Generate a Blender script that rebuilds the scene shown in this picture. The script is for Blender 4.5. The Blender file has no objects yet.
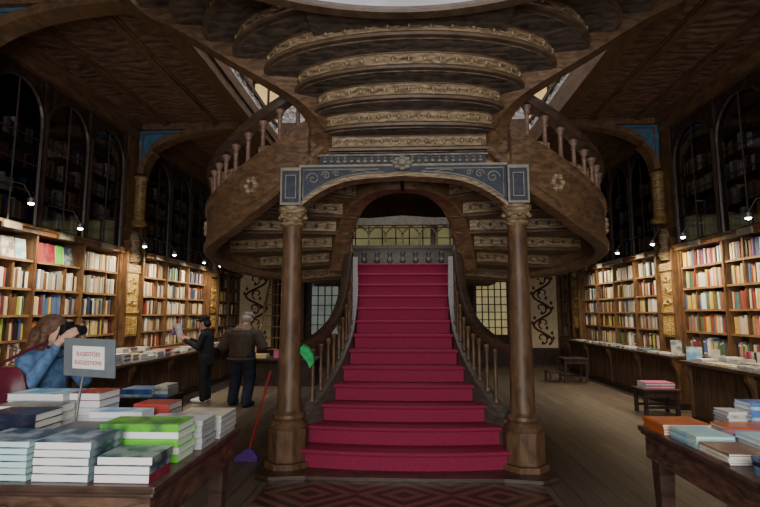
import bpy, bmesh, math, random
from mathutils import Vector, Matrix, Euler
R = random.Random(7)
C = bpy.context.scene.collection
PI = math.pi
sin, cos = math.sin, math.cos

# ---------------------------------------------------------------- materials
def _nt(name):
    m = bpy.data.materials.new(name); m.use_nodes = True
    nt = m.node_tree; b = nt.nodes['Principled BSDF']
    return m, nt, b

def _coords(nt, scale=(1,1,1), rot=(0,0,0)):
    tc = nt.nodes.new('ShaderNodeTexCoord'); mp = nt.nodes.new('ShaderNodeMapping')
    mp.inputs['Scale'].default_value = scale; mp.inputs['Rotation'].default_value = rot
    nt.links.new(tc.outputs['Object'], mp.inputs['Vector'])
    return mp.outputs['Vector']

def plain(name, col, rough=.6, metal=0, var=.25, scale=12, bump=0.0, emit=None, estr=0, spec=.3):
    m, nt, b = _nt(name)
    b.inputs['Roughness'].default_value = rough; b.inputs['Metallic'].default_value = metal
    b.inputs['Specular IOR Level'].default_value = spec
    n = nt.nodes.new('ShaderNodeTexNoise'); n.inputs['Scale'].default_value = scale; n.inputs['Detail'].default_value = 4
    nt.links.new(_coords(nt), n.inputs['Vector'])
    r = nt.nodes.new('ShaderNodeValToRGB')
    a = [c*(1-var) for c in col]; z = [min(1, c*(1+var)) for c in col]
    r.color_ramp.elements[0].color = (*a, 1); r.color_ramp.elements[1].color = (*z, 1)
    r.color_ramp.elements[0].position = .3; r.color_ramp.elements[1].position = .7
    nt.links.new(n.outputs['Fac'], r.inputs['Fac']); nt.links.new(r.outputs['Color'], b.inputs['Base Color'])
    if bump:
        bp = nt.nodes.new('ShaderNodeBump'); bp.inputs['Strength'].default_value = bump; bp.inputs['Distance'].default_value = .02
        nt.links.new(n.outputs['Fac'], bp.inputs['Height']); nt.links.new(bp.outputs['Normal'], b.inputs['Normal'])
    if emit:
        b.inputs['Emission Color'].default_value = (*emit, 1); b.inputs['Emission Strength'].default_value = estr
    return m

def wood(name, c1, c2, rough=.45, scale=(3,3,14), bump=.25, ornament=0.0, orn_scale=9, spec=.4):
    """streaky timber; ornament > 0 adds carved relief, its shading put into the colour too"""
    m, nt, b = _nt(name)
    b.inputs['Roughness'].default_value = rough; b.inputs['Specular IOR Level'].default_value = spec
    v = _coords(nt, scale)
    n = nt.nodes.new('ShaderNodeTexNoise'); n.inputs['Scale'].default_value = 2.2; n.inputs['Detail'].default_value = 7; n.inputs['Distortion'].default_value = .7
    nt.links.new(v, n.inputs['Vector'])
    r = nt.nodes.new('ShaderNodeValToRGB')
    r.color_ramp.elements[0].color = (*c1, 1); r.color_ramp.elements[1].color = (*c2, 1)
    r.color_ramp.elements[0].position = .32; r.color_ramp.elements[1].position = .72
    nt.links.new(n.outputs['Fac'], r.inputs['Fac'])
    h = n.outputs['Fac']; colour = r.outputs['Color']
    if ornament:
        vo = nt.nodes.new('ShaderNodeTexVoronoi'); vo.feature = 'SMOOTH_F1'; vo.inputs['Scale'].default_value = orn_scale
        vo.inputs['Randomness'].default_value = .45
        w = nt.nodes.new('ShaderNodeTexWave'); w.wave_type = 'RINGS'; w.inputs['Scale'].default_value = orn_scale*.55; w.inputs['Distortion'].default_value = 9; w.inputs['Detail'].default_value = 2
        cv = _coords(nt); nt.links.new(cv, vo.inputs['Vector']); nt.links.new(cv, w.inputs['Vector'])
        ml = nt.nodes.new('ShaderNodeMath'); ml.operation = 'MULTIPLY_ADD'; ml.inputs[1].default_value = .6
        nt.links.new(w.outputs['Fac'], ml.inputs[0]); nt.links.new(vo.outputs['Distance'], ml.inputs[2])
        mx = nt.nodes.new('ShaderNodeMixRGB'); mx.blend_type = 'MULTIPLY'; mx.inputs['Fac'].default_value = min(1, .75*ornament)
        rr = nt.nodes.new('ShaderNodeValToRGB'); rr.color_ramp.elements[0].color = (.3,.3,.3,1); rr.color_ramp.elements[1].color = (1.5,1.5,1.5,1)  # relief height paints hollows shaded and crests light in the base colour
        rr.color_ramp.elements[0].position = .2; rr.color_ramp.elements[1].position = .85
        nt.links.new(ml.outputs[0], rr.inputs['Fac']); nt.links.new(colour, mx.inputs['Color1']); nt.links.new(rr.outputs['Color'], mx.inputs['Color2'])
        colour = mx.outputs['Color']; h = ml.outputs[0]; bump = max(bump, .6*ornament)
    nt.links.new(colour, b.inputs['Base Color'])
    bp = nt.nodes.new('ShaderNodeBump'); bp.inputs['Strength'].default_value = bump; bp.inputs['Distance'].default_value = .012 if ornament else .005
    nt.links.new(h, bp.inputs['Height']); nt.links.new(bp.outputs['Normal'], b.inputs['Normal'])
    return m

def floor_mat():
    m, nt, b = _nt('plank_floor')
    v = _coords(nt, (1,1,1), (0,0,PI/2))
    br = nt.nodes.new('ShaderNodeTexBrick')
    br.inputs['Scale'].default_value = 1; br.inputs['Brick Width'].default_value = 2.6; br.inputs['Row Height'].default_value = .17
    br.inputs['Mortar Size'].default_value = .006; br.inputs['Color1'].default_value = (.115,.088,.063,1); br.inputs['Color2'].default_value = (.074,.055,.039,1)
    br.inputs['Mortar'].default_value = (.03,.024,.02,1); br.inputs['Bias'].default_value = -.1
    nt.links.new(v, br.inputs['Vector'])
    n = nt.nodes.new('ShaderNodeTexNoise'); n.inputs['Scale'].default_value = 3; n.inputs['Detail'].default_value = 6
    nt.links.new(_coords(nt, (6,.6,1)), n.inputs['Vector'])
    mx = nt.nodes.new('ShaderNodeMixRGB'); mx.blend_type = 'OVERLAY'; mx.inputs['Fac'].default_value = .55
    nt.links.new(br.outputs['Color'], mx.inputs['Color1']); nt.links.new(n.outputs['Fac'], mx.inputs['Color2'])
    nt.links.new(mx.outputs['Color'], b.inputs['Base Color'])
    b.inputs['Roughness'].default_value = .42; b.inputs['Specular IOR Level'].default_value = .35
    bp = nt.nodes.new('ShaderNodeBump'); bp.inputs['Strength'].default_value = .25; bp.inputs['Distance'].default_value = .01
    nt.links.new(br.outputs['Fac'], bp.inputs['Height']); bp.invert = True
    nt.links.new(bp.outputs['Normal'], b.inputs['Normal'])
    return m

def inlay_mat():
    """nested diamonds of red-brown and dark wood"""
    m, nt, b = _nt('diamond_parquet')
    tc = nt.nodes.new('ShaderNodeTexCoord'); sp = nt.nodes.new('ShaderNodeSeparateXYZ'); nt.links.new(tc.outputs['Object'], sp.inputs[0])
    def mth(op, a, c=None, d=None):
        n = nt.nodes.new('ShaderNodeMath'); n.operation = op
        for i, q in enumerate((a, c, d)):
            if q is None: continue
            if isinstance(q, (int, float)): n.inputs[i].default_value = q
            else: nt.links.new(q, n.inputs[i])
        return n.outputs[0]
    fx = mth('PINGPONG', mth('ADD', sp.outputs[0], 42.0), .42)   # period 1.0
    fy = mth('PINGPONG', mth('ADD', sp.outputs[1], .5), .32)
    s = mth('ADD', mth('DIVIDE', fx, .42), mth('DIVIDE', fy, .32))
    f = mth('FRACT', mth('MULTIPLY', s, 2.0))
    st = mth('GREATER_THAN', f, .5)
    mx = nt.nodes.new('ShaderNodeMixRGB'); mx.inputs['Color1'].default_value = (.035,.021,.016,1); mx.inputs['Color2'].default_value = (.11,.048,.034,1)
    nt.links.new(st, mx.inputs['Fac']); nt.links.new(mx.outputs['Color'], b.inputs['Base Color'])
    b.inputs['Roughness'].default_value = .3
    return m

def glass_mat(name, tint=(.8,.85,.9), gl=.1):
    m, nt, b = _nt(name)
    out = nt.nodes['Material Output']
    t = nt.nodes.new('ShaderNodeBsdfTransparent'); t.inputs['Color'].default_value = (*tint, 1)
    g = nt.nodes.new('ShaderNodeBsdfGlossy'); g.inputs['Roughness'].default_value = .06; g.inputs['Color'].default_value = (.8,.85,.9,1)
    fr = nt.nodes.new('ShaderNodeFresnel'); fr.inputs['IOR'].default_value = 1.45
    ad = nt.nodes.new('ShaderNodeMath'); ad.operation = 'MULTIPLY_ADD'; ad.inputs[1].default_value = .3; ad.inputs[2].default_value = gl*.2
    mx = nt.nodes.new('ShaderNodeMixShader')
    nt.links.new(fr.outputs[0], ad.inputs[0]); nt.links.new(ad.outputs[0], mx.inputs[0])
    nt.links.new(t.outputs[0], mx.inputs[1]); nt.links.new(g.outputs[0], mx.inputs[2]); nt.links.new(mx.outputs[0], out.inputs['Surface'])
    return m

def emit_mat(name, col, strength):
    m, nt, b = _nt(name)
    b.inputs['Base Color'].default_value = (*col, 1)
    n = nt.nodes.new('ShaderNodeTexNoise'); n.inputs['Scale'].default_value = 1.7
    nt.links.new(_coords(nt), n.inputs['Vector'])
    r = nt.nodes.new('ShaderNodeValToRGB'); r.color_ramp.elements[0].color = (*[c*.55 for c in col], 1); r.color_ramp.elements[1].color = (*col, 1)
    r.color_ramp.elements[0].position = .3; r.color_ramp.elements[1].position = .65
    nt.links.new(n.outputs['Fac'], r.inputs['Fac'])
    nt.links.new(r.outputs['Color'], b.inputs['Emission Color']); b.inputs['Emission Strength'].default_value = strength
    return m

def cover_mat(name, c1, c2, scale=7, seed=0, rough=.35):
    """printed book cover: blotchy picture in two colours"""
    m, nt, b = _nt(name)
    n = nt.nodes.new('ShaderNodeTexNoise'); n.inputs['Scale'].default_value = scale; n.inputs['Detail'].default_value = 3
    tc = nt.nodes.new('ShaderNodeTexCoord'); mp = nt.nodes.new('ShaderNodeMapping'); mp.inputs['Location'].default_value = (seed*3.1, seed*1.7, 0)
    nt.links.new(tc.outputs['Object'], mp.inputs['Vector']); nt.links.new(mp.outputs['Vector'], n.inputs['Vector'])
    r = nt.nodes.new('ShaderNodeValToRGB')
    r.color_ramp.elements[0].color = (*c1, 1); r.color_ramp.elements[1].color = (*c2, 1)
    r.color_ramp.elements[0].position = .45; r.color_ramp.elements[1].position = .62
    nt.links.new(n.outputs['Fac'], r.inputs['Fac']); nt.links.new(r.outputs['Color'], b.inputs['Base Color'])
    b.inputs['Roughness'].default_value = rough
    return m

def page_mat(name, col):
    m, nt, b = _nt(name)
    w = nt.nodes.new('ShaderNodeTexWave'); w.bands_direction = 'Z'; w.inputs['Scale'].default_value = 90; w.inputs['Distortion'].default_value = 1.5
    nt.links.new(_coords(nt), w.inputs['Vector'])
    r = nt.nodes.new('ShaderNodeValToRGB'); r.color_ramp.elements[0].color = (*[c*.82 for c in col], 1); r.color_ramp.elements[1].color = (*col, 1)
    nt.links.new(w.outputs['Fac'], r.inputs['Fac']); nt.links.new(r.outputs['Color'], b.inputs['Base Color']); b.inputs['Roughness'].default_value = .8
    return m

M = {}
M['stair_wood'] = wood('stair_wood', (.055,.035,.022), (.14,.09,.055), .5)
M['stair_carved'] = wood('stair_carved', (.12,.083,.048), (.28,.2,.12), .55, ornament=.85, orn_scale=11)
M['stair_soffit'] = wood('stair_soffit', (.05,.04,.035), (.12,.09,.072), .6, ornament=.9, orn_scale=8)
M['carved_grey'] = wood('carved_grey', (.09,.085,.075), (.2,.18,.15), .5, ornament=.6, orn_scale=16)
M['column_wood'] = wood('column_wood', (.06,.032,.018), (.15,.085,.045), .45, scale=(6,6,2), spec=.3)
M['gilt_carved'] = wood('gilt_carved', (.22,.14,.045), (.6,.42,.15), .4, ornament=.9, orn_scale=14)
M['gilt_dim'] = wood('gilt_dim', (.1,.06,.025), (.27,.18,.07), .45, ornament=.7, orn_scale=12)
M['baluster_wood'] = wood('baluster_wood', (.1,.06,.045), (.22,.135,.1), .45)
M['stringer'] = wood('stringer', (.065,.036,.02), (.16,.09,.046), .5, scale=(4,4,8), ornament=.18, orn_scale=9)
M['rail_wood'] = wood('rail_wood', (.03,.018,.013), (.075,.045,.03), .35)
M['curb_wood'] = wood('curb_wood', (.05,.042,.036), (.11,.09,.075), .5)
M['case_wood'] = wood('case_wood', (.07,.036,.018), (.19,.1,.045), .45, scale=(5,5,2))
M['shelf_wood'] = wood('shelf_wood', (.14,.075,.035), (.32,.19,.09), .5, scale=(5,1.5,5))
M['dark_wood'] = wood('dark_wood', (.018,.011,.009), (.06,.036,.027), .42, scale=(5,5,2))
M['case_back'] = wood('case_back', (.02,.012,.009), (.05,.03,.02), .6)
M['counter_wood'] = wood('counter_wood', (.045,.024,.014), (.13,.07,.036), .5, scale=(7,7,1.2))
M['counter_top'] = wood('counter_top', (.05,.03,.02), (.12,.07,.042), .35, scale=(6,1.5,6))
M['table_wood'] = wood('table_wood', (.03,.018,.014), (.085,.05,.038), .35, scale=(2,6,6))
M['table_carved'] = wood('table_carved', (.04,.022,.016), (.13,.075,.05), .4, ornament=.4, orn_scale=6)
M['ceiling'] = wood('ceiling_carved', (.06,.036,.026), (.17,.105,.07), .65, scale=(2,5,2), ornament=1.2, orn_scale=4.2)
M['beam'] = wood('beam_wood', (.07,.04,.023), (.17,.1,.055), .5, scale=(5,1.5,5))
M['blue_paint'] = plain('blue_paint', (.03,.036,.056), .55, var=.35, scale=14)
M['blue_bright'] = plain('blue_bright', (.045,.12,.2), .5, var=.3, scale=8)
M['tracery'] = plain('tracery_paint', (.21,.195,.165), .55, var=.2)
M['plaster'] = wood('white_plaster', (.32,.3,.28), (.62,.6,.57), .7, ornament=.9, orn_scale=6)
M['drum'] = plain('pale_drum', (.5,.48,.55), .7, var=.15, scale=3)
M['cream_wall'] = plain('cream_wall', (.62,.5,.36), .7, var=.12, scale=2)
M['wall'] = plain('wall_dark', (.07,.045,.03), .7, var=.3, scale=3)
M['carpet'] = plain('crimson_carpet', (.215,.017,.052), .85, var=.16, scale=60, bump=.15, spec=.2)
M['floor'] = floor_mat(); M['inlay'] = inlay_mat()
M['glass'] = glass_mat('cabinet_glass', (.45,.45,.5)); 
M['amber'] = emit_mat('amber_window', (.3,.28,.13), .4)
M['door_glow'] = emit_mat('gallery_door_glow', (.75,.5,.2), .9)
M['sky_glass'] = emit_mat('skylight_glass', (.5,.48,.56), .55)
M['bulb'] = plain('bulb', (1,1,1), .3, var=0, emit=(1,.93,.8), estr=30)
M['metal'] = plain('grey_metal', (.25,.25,.27), .35, .8, .1)
M['black'] = plain('black_plastic', (.012,.012,.014), .4, var=.2)
M['sign_grey'] = plain('sign_grey', (.13,.15,.17), .5, var=.1)
M['sign_paper'] = plain('sign_paper', (.75,.75,.74), .7, var=.03)
M['sign_red'] = plain('sign_red', (.45,.03,.06), .6, var=.1)
M['panel_cream'] = plain('panel_cream', (.62,.52,.34), .7, var=.12, scale=5)
M['panel_vine'] = plain('panel_vine', (.1,.03,.022), .7, var=.2)
M['skin'] = plain('skin', (.5,.29,.21), .55, var=.08, scale=20)
M['denim'] = plain('denim', (.075,.15,.29), .85, var=.35, scale=26, bump=.2)
M['burgundy'] = plain('burgundy_leather', (.085,.012,.025), .35, var=.35, scale=9, bump=.2)
M['hair_brown'] = plain('hair_brown', (.095,.05,.03), .55, var=.5, scale=40, bump=.6)
M['hair_dark'] = plain('hair_dark', (.012,.01,.01), .6, var=.4, scale=40, bump=.4)
M['hair_grey'] = plain('hair_grey', (.25,.22,.2), .6, var=.3, scale=40, bump=.4)
M['cloth_black'] = plain('cloth_black', (.011,.011,.015), .85, var=.3, scale=14, bump=.2)
M['cloth_brown'] = plain('cloth_brown', (.05,.034,.022), .75, var=.3, scale=12, bump=.3)
M['collar_tan'] = plain('collar_tan', (.16,.11,.06), .8, var=.2)
M['trouser_navy'] = plain('trouser_navy', (.014,.019,.035), .85, var=.35, scale=12, bump=.2)
M['cap_grey'] = plain('cap_grey', (.22,.19,.15), .85, var=.45, scale=45)
M['shoe_white'] = plain('shoe_white', (.7,.7,.7), .6, var=.08)
M['shoe_dark'] = plain('shoe_dark', (.02,.02,.025), .5, var=.2)
M['paper'] = page_mat('paper', (.75,.73,.68)); M['paper_w'] = page_mat('paper_white', (.8,.82,.82)); M['paper_c'] = page_mat('paper_cyan', (.5,.74,.76)); M['paper_g'] = page_mat('paper_grey', (.42,.43,.44))
M['leaflet'] = plain('leaflet', (.62,.52,.52), .7, var=.3, scale=14)
M['broom_red'] = plain('broom_red', (.3,.03,.025), .4, var=.2)
M['broom_purple'] = plain('broom_purple', (.08,.03,.2), .7, var=.3, scale=60, bump=.4)
M['green_cloth'] = plain('green_cloth', (.02,.3,.09), .6, var=.25, scale=20)
M['bag_purple'] = plain('bag_purple', (.13,.09,.17), .6, var=.3)
M['eye_dark'] = plain('eye_dark', (.02,.015,.012), .2, var=0)
M['lip'] = plain('lip', (.35,.12,.1), .5, var=.05)

# ---------------------------------------------------------------- mesh helpers
def wloc(o):
    v = Vector((0,0,0))
    while o is not None:
        v += o.location; o = o.parent
    return v

class MB:
    def __init__(s): s.v = []; s.f = []; s.m = []; s.mi = 0
    def add(s, vs, fs, mi=None):
        b = len(s.v); s.v += [tuple(v) for v in vs]
        s.f += [tuple(b+i for i in f) for f in fs]; s.m += [s.mi if mi is None else mi]*len(fs)
        return s
    def box(s, x0, x1, y0, y1, z0, z1, T=None, mi=None):
        vs = [Vector((x,y,z)) for z in (z0,z1) for x,y in ((x0,y0),(x1,y0),(x1,y1),(x0,y1))]
        if T is not None: vs = [T @ v for v in vs]
        return s.add(vs, [(3,2,1,0),(4,5,6,7),(0,1,5,4),(1,2,6,5),(2,3,7,6),(3,0,4,7)], mi)
    def loft(s, rings, closed=False, caps=True, mi=None):
        """rings: equal-length closed loops"""
        n = len(rings[0]); vs = [p for r in rings for p in r]; fs = []
        k = len(rings)
        for i in range(k if closed else k-1):
            a, b = i*n, ((i+1) % k)*n
            for j in range(n):
                fs.append((a+j, a+(j+1) % n, b+(j+1) % n, b+j))
        if caps and not closed: fs += [tuple(range(n))[::-1], tuple(range((k-1)*n, k*n))]
        return s.add(vs, fs, mi)
    def lathe(s, prof, c=(0,0,0), n=16, mi=None):
        """prof: [(r, z)]"""
        return s.loft([[(c[0]+r*cos(2*PI*j/n), c[1]+r*sin(2*PI*j/n), c[2]+z) for j in range(n)] for r, z in prof], mi=mi)
    def tube(s, pts, r, n=8, mi=None, up=Vector((0,0,1))):
        pts = [Vector(p) for p in pts]; rr = r if isinstance(r, (list, tuple)) else [r]*len(pts); rings = []
        for i, p in enumerate(pts):
            t = (pts[min(i+1, len(pts)-1)] - pts[max(i-1, 0)]).normalized()
            u = t.cross(up); 
            if u.length < 1e-3: u = t.cross(Vector((0,1,0)))
            u.normalize(); w = u.cross(t)
            rings.append([p + rr[i]*(u*cos(2*PI*j/n) + w*sin(2*PI*j/n)) for j in range(n)])
        return s.loft(rings, mi=mi)
    def sweep(s, pts, sec, mi=None, outs=None, closed=False):
        """sec: [(out, up)] placed across a path, up is +Z; out is to the path's own right unless outs gives vectors"""
        pts = [Vector(p) for p in pts]; rings = []
        k = len(pts)
        for i, p in enumerate(pts):
            a, b = (pts[(i+1) % k], pts[i-1]) if closed else (pts[min(i+1, k-1)], pts[max(i-1, 0)])
            t = a-b; t.z = 0; t.normalize()
            o = Vector((t.y, -t.x, 0)) if outs is None else outs[i]
            rings.append([p + o*q + Vector((0,0,w)) for q, w in sec])
        return s.loft(rings, closed=closed, mi=mi)
    def prism(s, poly, z0, z1, mi=None):
        n = len(poly)
        return s.add([(x,y,z0) for x,y in poly]+[(x,y,z1) for x,y in poly],
                     [tuple(range(n))[::-1], tuple(range(n, 2*n))]+[(i,(i+1) % n, n+(i+1) % n, n+i) for i in range(n)], mi)
    def strip(s, A, B, zA0, zA1, zB0=None, zB1=None, mi=None):
        """slab between plan polylines A and B"""
        zB0 = zA0 if zB0 is None else zB0; zB1 = zA1 if zB1 is None else zB1
        rings = [[(a[0],a[1],zA0),(b[0],b[1],zB0),(b[0],b[1],zB1),(a[0],a[1],zA1)] for a, b in zip(A, B)]
        return s.loft(rings, mi=mi)
    def plate_xz(s, poly, y0, y1, mi=None):
        n = len(poly)
        return s.add([(x,y0,z) for x,z in poly]+[(x,y1,z) for x,z in poly],
                     [tuple(range(n)), tuple(range(n, 2*n))[::-1]]+[(i, n+i, n+(i+1) % n, (i+1) % n) for i in range(n)], mi)
    def build(s, name, mat, parent=None, smooth=False, world=True, bevel=0, loc=None, rot=None, kind=None):
        me = bpy.data.meshes.new(name)
        off = wloc(parent) if (parent is not None and world) else Vector((0,0,0))
        org = Vector(loc) if loc is not None else Vector((0,0,0))
        me.from_pydata([tuple(Vector(v)-off-(org if world else Vector((0,0,0)))) for v in s.v], [], s.f)
        bm = bmesh.new(); bm.from_mesh(me)
        bmesh.ops.remove_doubles(bm, verts=bm.verts, dist=1e-5) if smooth else None
        bmesh.ops.recalc_face_normals(bm, faces=bm.faces); bm.to_mesh(me); bm.free()
        mats = mat if isinstance(mat, (list, tuple)) else [mat]
        for q in mats: me.materials.append(q)
        if len(mats) > 1 and len(me.polygons) == len(s.m): me.polygons.foreach_set('material_index', s.m)
        if smooth:
            me.polygons.foreach_set('use_smooth', [True]*len(me.polygons)); 
            try: me.set_sharp_from_angle(angle=math.radians(38))
            except Exception: pass
        o = bpy.data.objects.new(name, me); C.objects.link(o)
        if parent is not None: o.parent = parent
        if loc is not None: o.location = loc
        if rot is not None: o.rotation_euler = rot
        if bevel:
            b = o.modifiers.new('bevel', 'BEVEL'); b.width = bevel; b.segments = 2; b.limit_method = 'ANGLE'
        if kind: o['kind'] = kind
        return o

def thing(name, label, cat, loc=(0,0,0), rz=0, group=None):
    o = bpy.data.objects.new(name, None); C.objects.link(o)
    o.location = loc; o.rotation_euler = (0,0,rz); o.empty_display_size = .1
    o['label'] = label; o['category'] = cat
    if group: o['group'] = group
    return o

def tag(o, label, cat, group=None, kind=None):
    o['label'] = label; o['category'] = cat
    if group: o['group'] = group
    if kind: o['kind'] = kind
    return o

def copy_tree(o, parent=None):
    c = o.copy(); C.objects.link(c)
    if parent is not None: c.parent = parent
    for ch in list(o.children): copy_tree(ch, c)
    return c

def struct(mb, name, mat, **k):
    return mb.build(name, mat, kind='structure', **k)

def lerp(a, b, t): return a+(b-a)*t
def catmull(P, n=10):
    out = []; P = [Vector(p) for p in P]
    for i in range(len(P)-1):
        p0, p1, p2, p3 = P[max(i-1,0)], P[i], P[i+1], P[min(i+2,len(P)-1)]
        for k in range(n):
            t = k/n
            out.append(.5*((2*p1)+(p2-p0)*t+(2*p0-5*p1+4*p2-p3)*t*t+(3*p1-p0-3*p2+p3)*t**3))
    out.append(P[-1]); return out
def resample(P, n):
    P = [Vector(p) for p in P]; L = [0]
    for a, b in zip(P, P[1:]): L.append(L[-1]+(b-a).length)
    out = []; j = 0
    for k in range(n):
        d = L[-1]*k/(n-1)
        while j < len(P)-2 and L[j+1] < d: j += 1
        t = (d-L[j])/max(1e-9, L[j+1]-L[j]); out.append(P[j].lerp(P[j+1], min(1, max(0,t))))
    return out

ORD = ['zeroth','first','second','third','fourth','fifth','sixth','seventh','eighth','ninth','tenth','eleventh','twelfth','thirteenth','fourteenth','fifteenth','sixteenth','seventeenth','eighteenth','nineteenth']
def ordinal(n):
    if n < 20: return ORD[n]
    tens = ['','','twenty','thirty','forty','fifty','sixty','seventy','eighty','ninety']
    if n % 10 == 0: return tens[n//10][:-1]+'ieth'
    return tens[n//10]+'-'+ORD[n % 10]
KEY, SKY, EXPO = 430, 800, 0.28

# ================================================================ the room
XL, XR = -5.4, 5.1            # faces of the two book walls
ZC = 5.4                      # soffit of the aisle ceilings
YB = 16.4
mb = MB(); mb.box(-6.0, 5.7, -3, 17, -.1, 0); struct(mb, 'floor', M['floor'])
mb = MB(); mb.box(-6.0, XL-.36, -3, YB, 0, 12); struct(mb, 'wall_left', M['wall'])
mb = MB(); mb.box(XR+.36, 5.7, -3, YB, 0, 12); struct(mb, 'wall_right', M['wall'])
mb = MB(); mb.box(-6.0, 5.7, YB, YB+.2, 0, 5.4); struct(mb, 'wall_back', M['wall'])
mb = MB(); mb.box(-6.0, 5.7, YB, YB+.2, 5.4, 12); struct(mb, 'wall_back_upper', M['cream_wall'])
mb = MB(); mb.box(-6.0, 5.7, -3.2, -3, 0, 12); struct(mb, 'wall_front', M['wall'])
mb = MB(); mb.box(-1.28, 1.28, 4.3, 5.1, .0005, .012); struct(mb, 'floor_parquet', M['inlay'])
# aisle ceilings = gallery slabs
mb = MB(); mb.box(XL-.36, -3.0, -3, YB, ZC, ZC+.2); struct(mb, 'ceiling_left', M['ceiling'])
mb = MB(); mb.box(3.0, XR+.36, -3, YB, ZC, ZC+.2); struct(mb, 'ceiling_right', M['ceiling'])
mb = MB(); mb.box(-3.0, 3.0, 11.2, YB, ZC, ZC+.2); struct(mb, 'ceiling_back', M['ceiling'])
mb = MB(); mb.box(-6.0, 5.7, -3, YB, 12, 12.2); struct(mb, 'ceiling_roof', M['cream_wall'])
mb = MB(); mb.box(-2.4, 2.4, -1.5, 15.5, 11.9, 11.98); struct(mb, 'window_1', M['sky_glass'])
n = 0
for x0, x1 in ((-3.12,-2.86), (2.86,3.12)):
    n += 1; mb = MB(); mb.box(x0, x1, -3, 11.2, ZC-.16, ZC+.26)
    mb.box(x0-.05 if x0 < 0 else x0+.05, x1+.03, -3, 11.2, ZC+.02, ZC+.12); struct(mb, 'trim_%d' % n, M['beam'])
mb = MB(); mb.box(-2.86, 2.86, 11.1, 11.3, ZC-.14, ZC+.6); struct(mb, 'trim_3', M['beam'])
# mouldings running along the aisle ceilings and at the wall heads
n = 3
for x in (-4.75, -3.75, 3.75, 4.6):
    n += 1; mb = MB(); mb.box(x-.05, x+.05, -3, YB, ZC-.05, ZC+.01); mb.box(x-.09, x+.09, -3, YB, ZC-.02, ZC+.01); struct(mb, 'trim_%d' % n, M['beam'])
for x, s in ((XL, 1), (XR, -1)):
    n += 1; mb = MB()
    mb.box(min(x-.36*s, x+.16*s), max(x-.36*s, x+.16*s), -3, YB, ZC-.12, ZC)
    mb.box(min(x-.36*s, x+.08*s), max(x-.36*s, x+.08*s), -3, YB, ZC-.3, ZC-.12); struct(mb, 'trim_%d' % n, M['beam'])
# cross battens of the coffered soffit
for side in ():
    n += 1; mb = MB(); x0, x1 = ((XL, -3.12), (3.12, XR))[side]
    for y in range(-2, 17):
        mb.box(x0, x1, y*.95+.5-.03, y*.95+.5+.03, ZC-.03, ZC+.005)
    struct(mb, 'trim_%d' % n, M['beam'])

# upper gallery parapets (pale carved, lit by the skylight)
def parapet(label, pts, zb, zt, nrm_w):
    t = thing('gallery_balustrade', label, 'balustrade', (pts[0][0], pts[0][1], zb))
    a, b = Vector((*pts[0], 0)), Vector((*pts[1], 0)); L = (b-a).length; d = (b-a)/L; nrm = Vector((d.y,-d.x,0))
    def bx(m, u0, u1, w, z0, z1):
        P = [a+d*u0+nrm*w, a+d*u1+nrm*w, a+d*u1-nrm*w, a+d*u0-nrm*w]; m.prism([(p.x,p.y) for p in P], z0, z1); return m
    h = zt-zb
    bx(MB(), 0, L, .085, zt+.001, zt+.09).build('top_rail', M['rail_wood'], t)
    bx(MB(), 0, L, .08, zb+.001, zb+.05).build('base_rail', M['plaster'], t)
    k = int(L/.42); m = bx(MB(), 0, L, .05, zb, zt)
    for i in range(k):
        c = a+d*((i+.5)*L/k)
        for q in range(4):
            for sg in (-1, 1):
                cc = c+d*(.07*cos(q*PI/2))+Vector((0,0,(zb+zt)/2+.02+h*.2*sin(q*PI/2)))+nrm*(.055*sg)
                m.tube([cc+d*(.065*cos(z*PI/4))+Vector((0,0,h*.18*sin(z*PI/4))) for z in range(9)], .016, 4)
    m.build('panel', M['plaster'], t)
parapet('white carved gallery fascia over the ceiling edge nearer the reading woman', ((-2.95,3.2),(-2.95,11.05)), ZC+.262, ZC+.46, 0)
parapet('white carved gallery fascia over the ceiling edge nearer the pink books', ((2.95,3.2),(2.95,11.05)), ZC+.262, ZC+.46, 0)
parapet('pale carved balustrade crossing high behind the staircase', ((-2.8,11.2),(2.8,11.2)), ZC+.602, ZC+1.25, 0)
# glowing doors on the upper back wall
for x, who in ((-4.6,'the outermost one above the reading woman'), (-3.2,'above the man in the grey cap'), (3.0,'above the leaded window'), (4.4,'the outermost one above the scroll panel')):
    t = thing('gallery_door', 'tall amber lit gallery door on upper back wall, '+who, 'door', (x, YB-.05, ZC+.2))
    m = MB(); m.box(x-.5, x+.5, YB-.06, YB-.005, ZC+.2, ZC+5.6); m.build('door_leaf', M['door_glow'], t)
    m = MB()
    for q in (-.52, 0, .52): m.box(x+q-.04, x+q+.04, YB-.1, YB-.062, ZC+.2, ZC+5.6)
    for z in (.2, 1.5, 2.8, 4.1, 5.5): m.box(x-.56, x+.56, YB-.1, YB-.062, ZC+z, ZC+z+.09)
    m.build('door_frame', M['beam'], t)

# ================================================================ staircase
ST = thing('staircase', 'large carved wooden forked staircase with crimson carpeted steps in the middle of the shop', 'staircase', (0, 6.8, 0))
Y0, TR, RI, ZP = 5.14, .257, .182, .046
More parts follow.
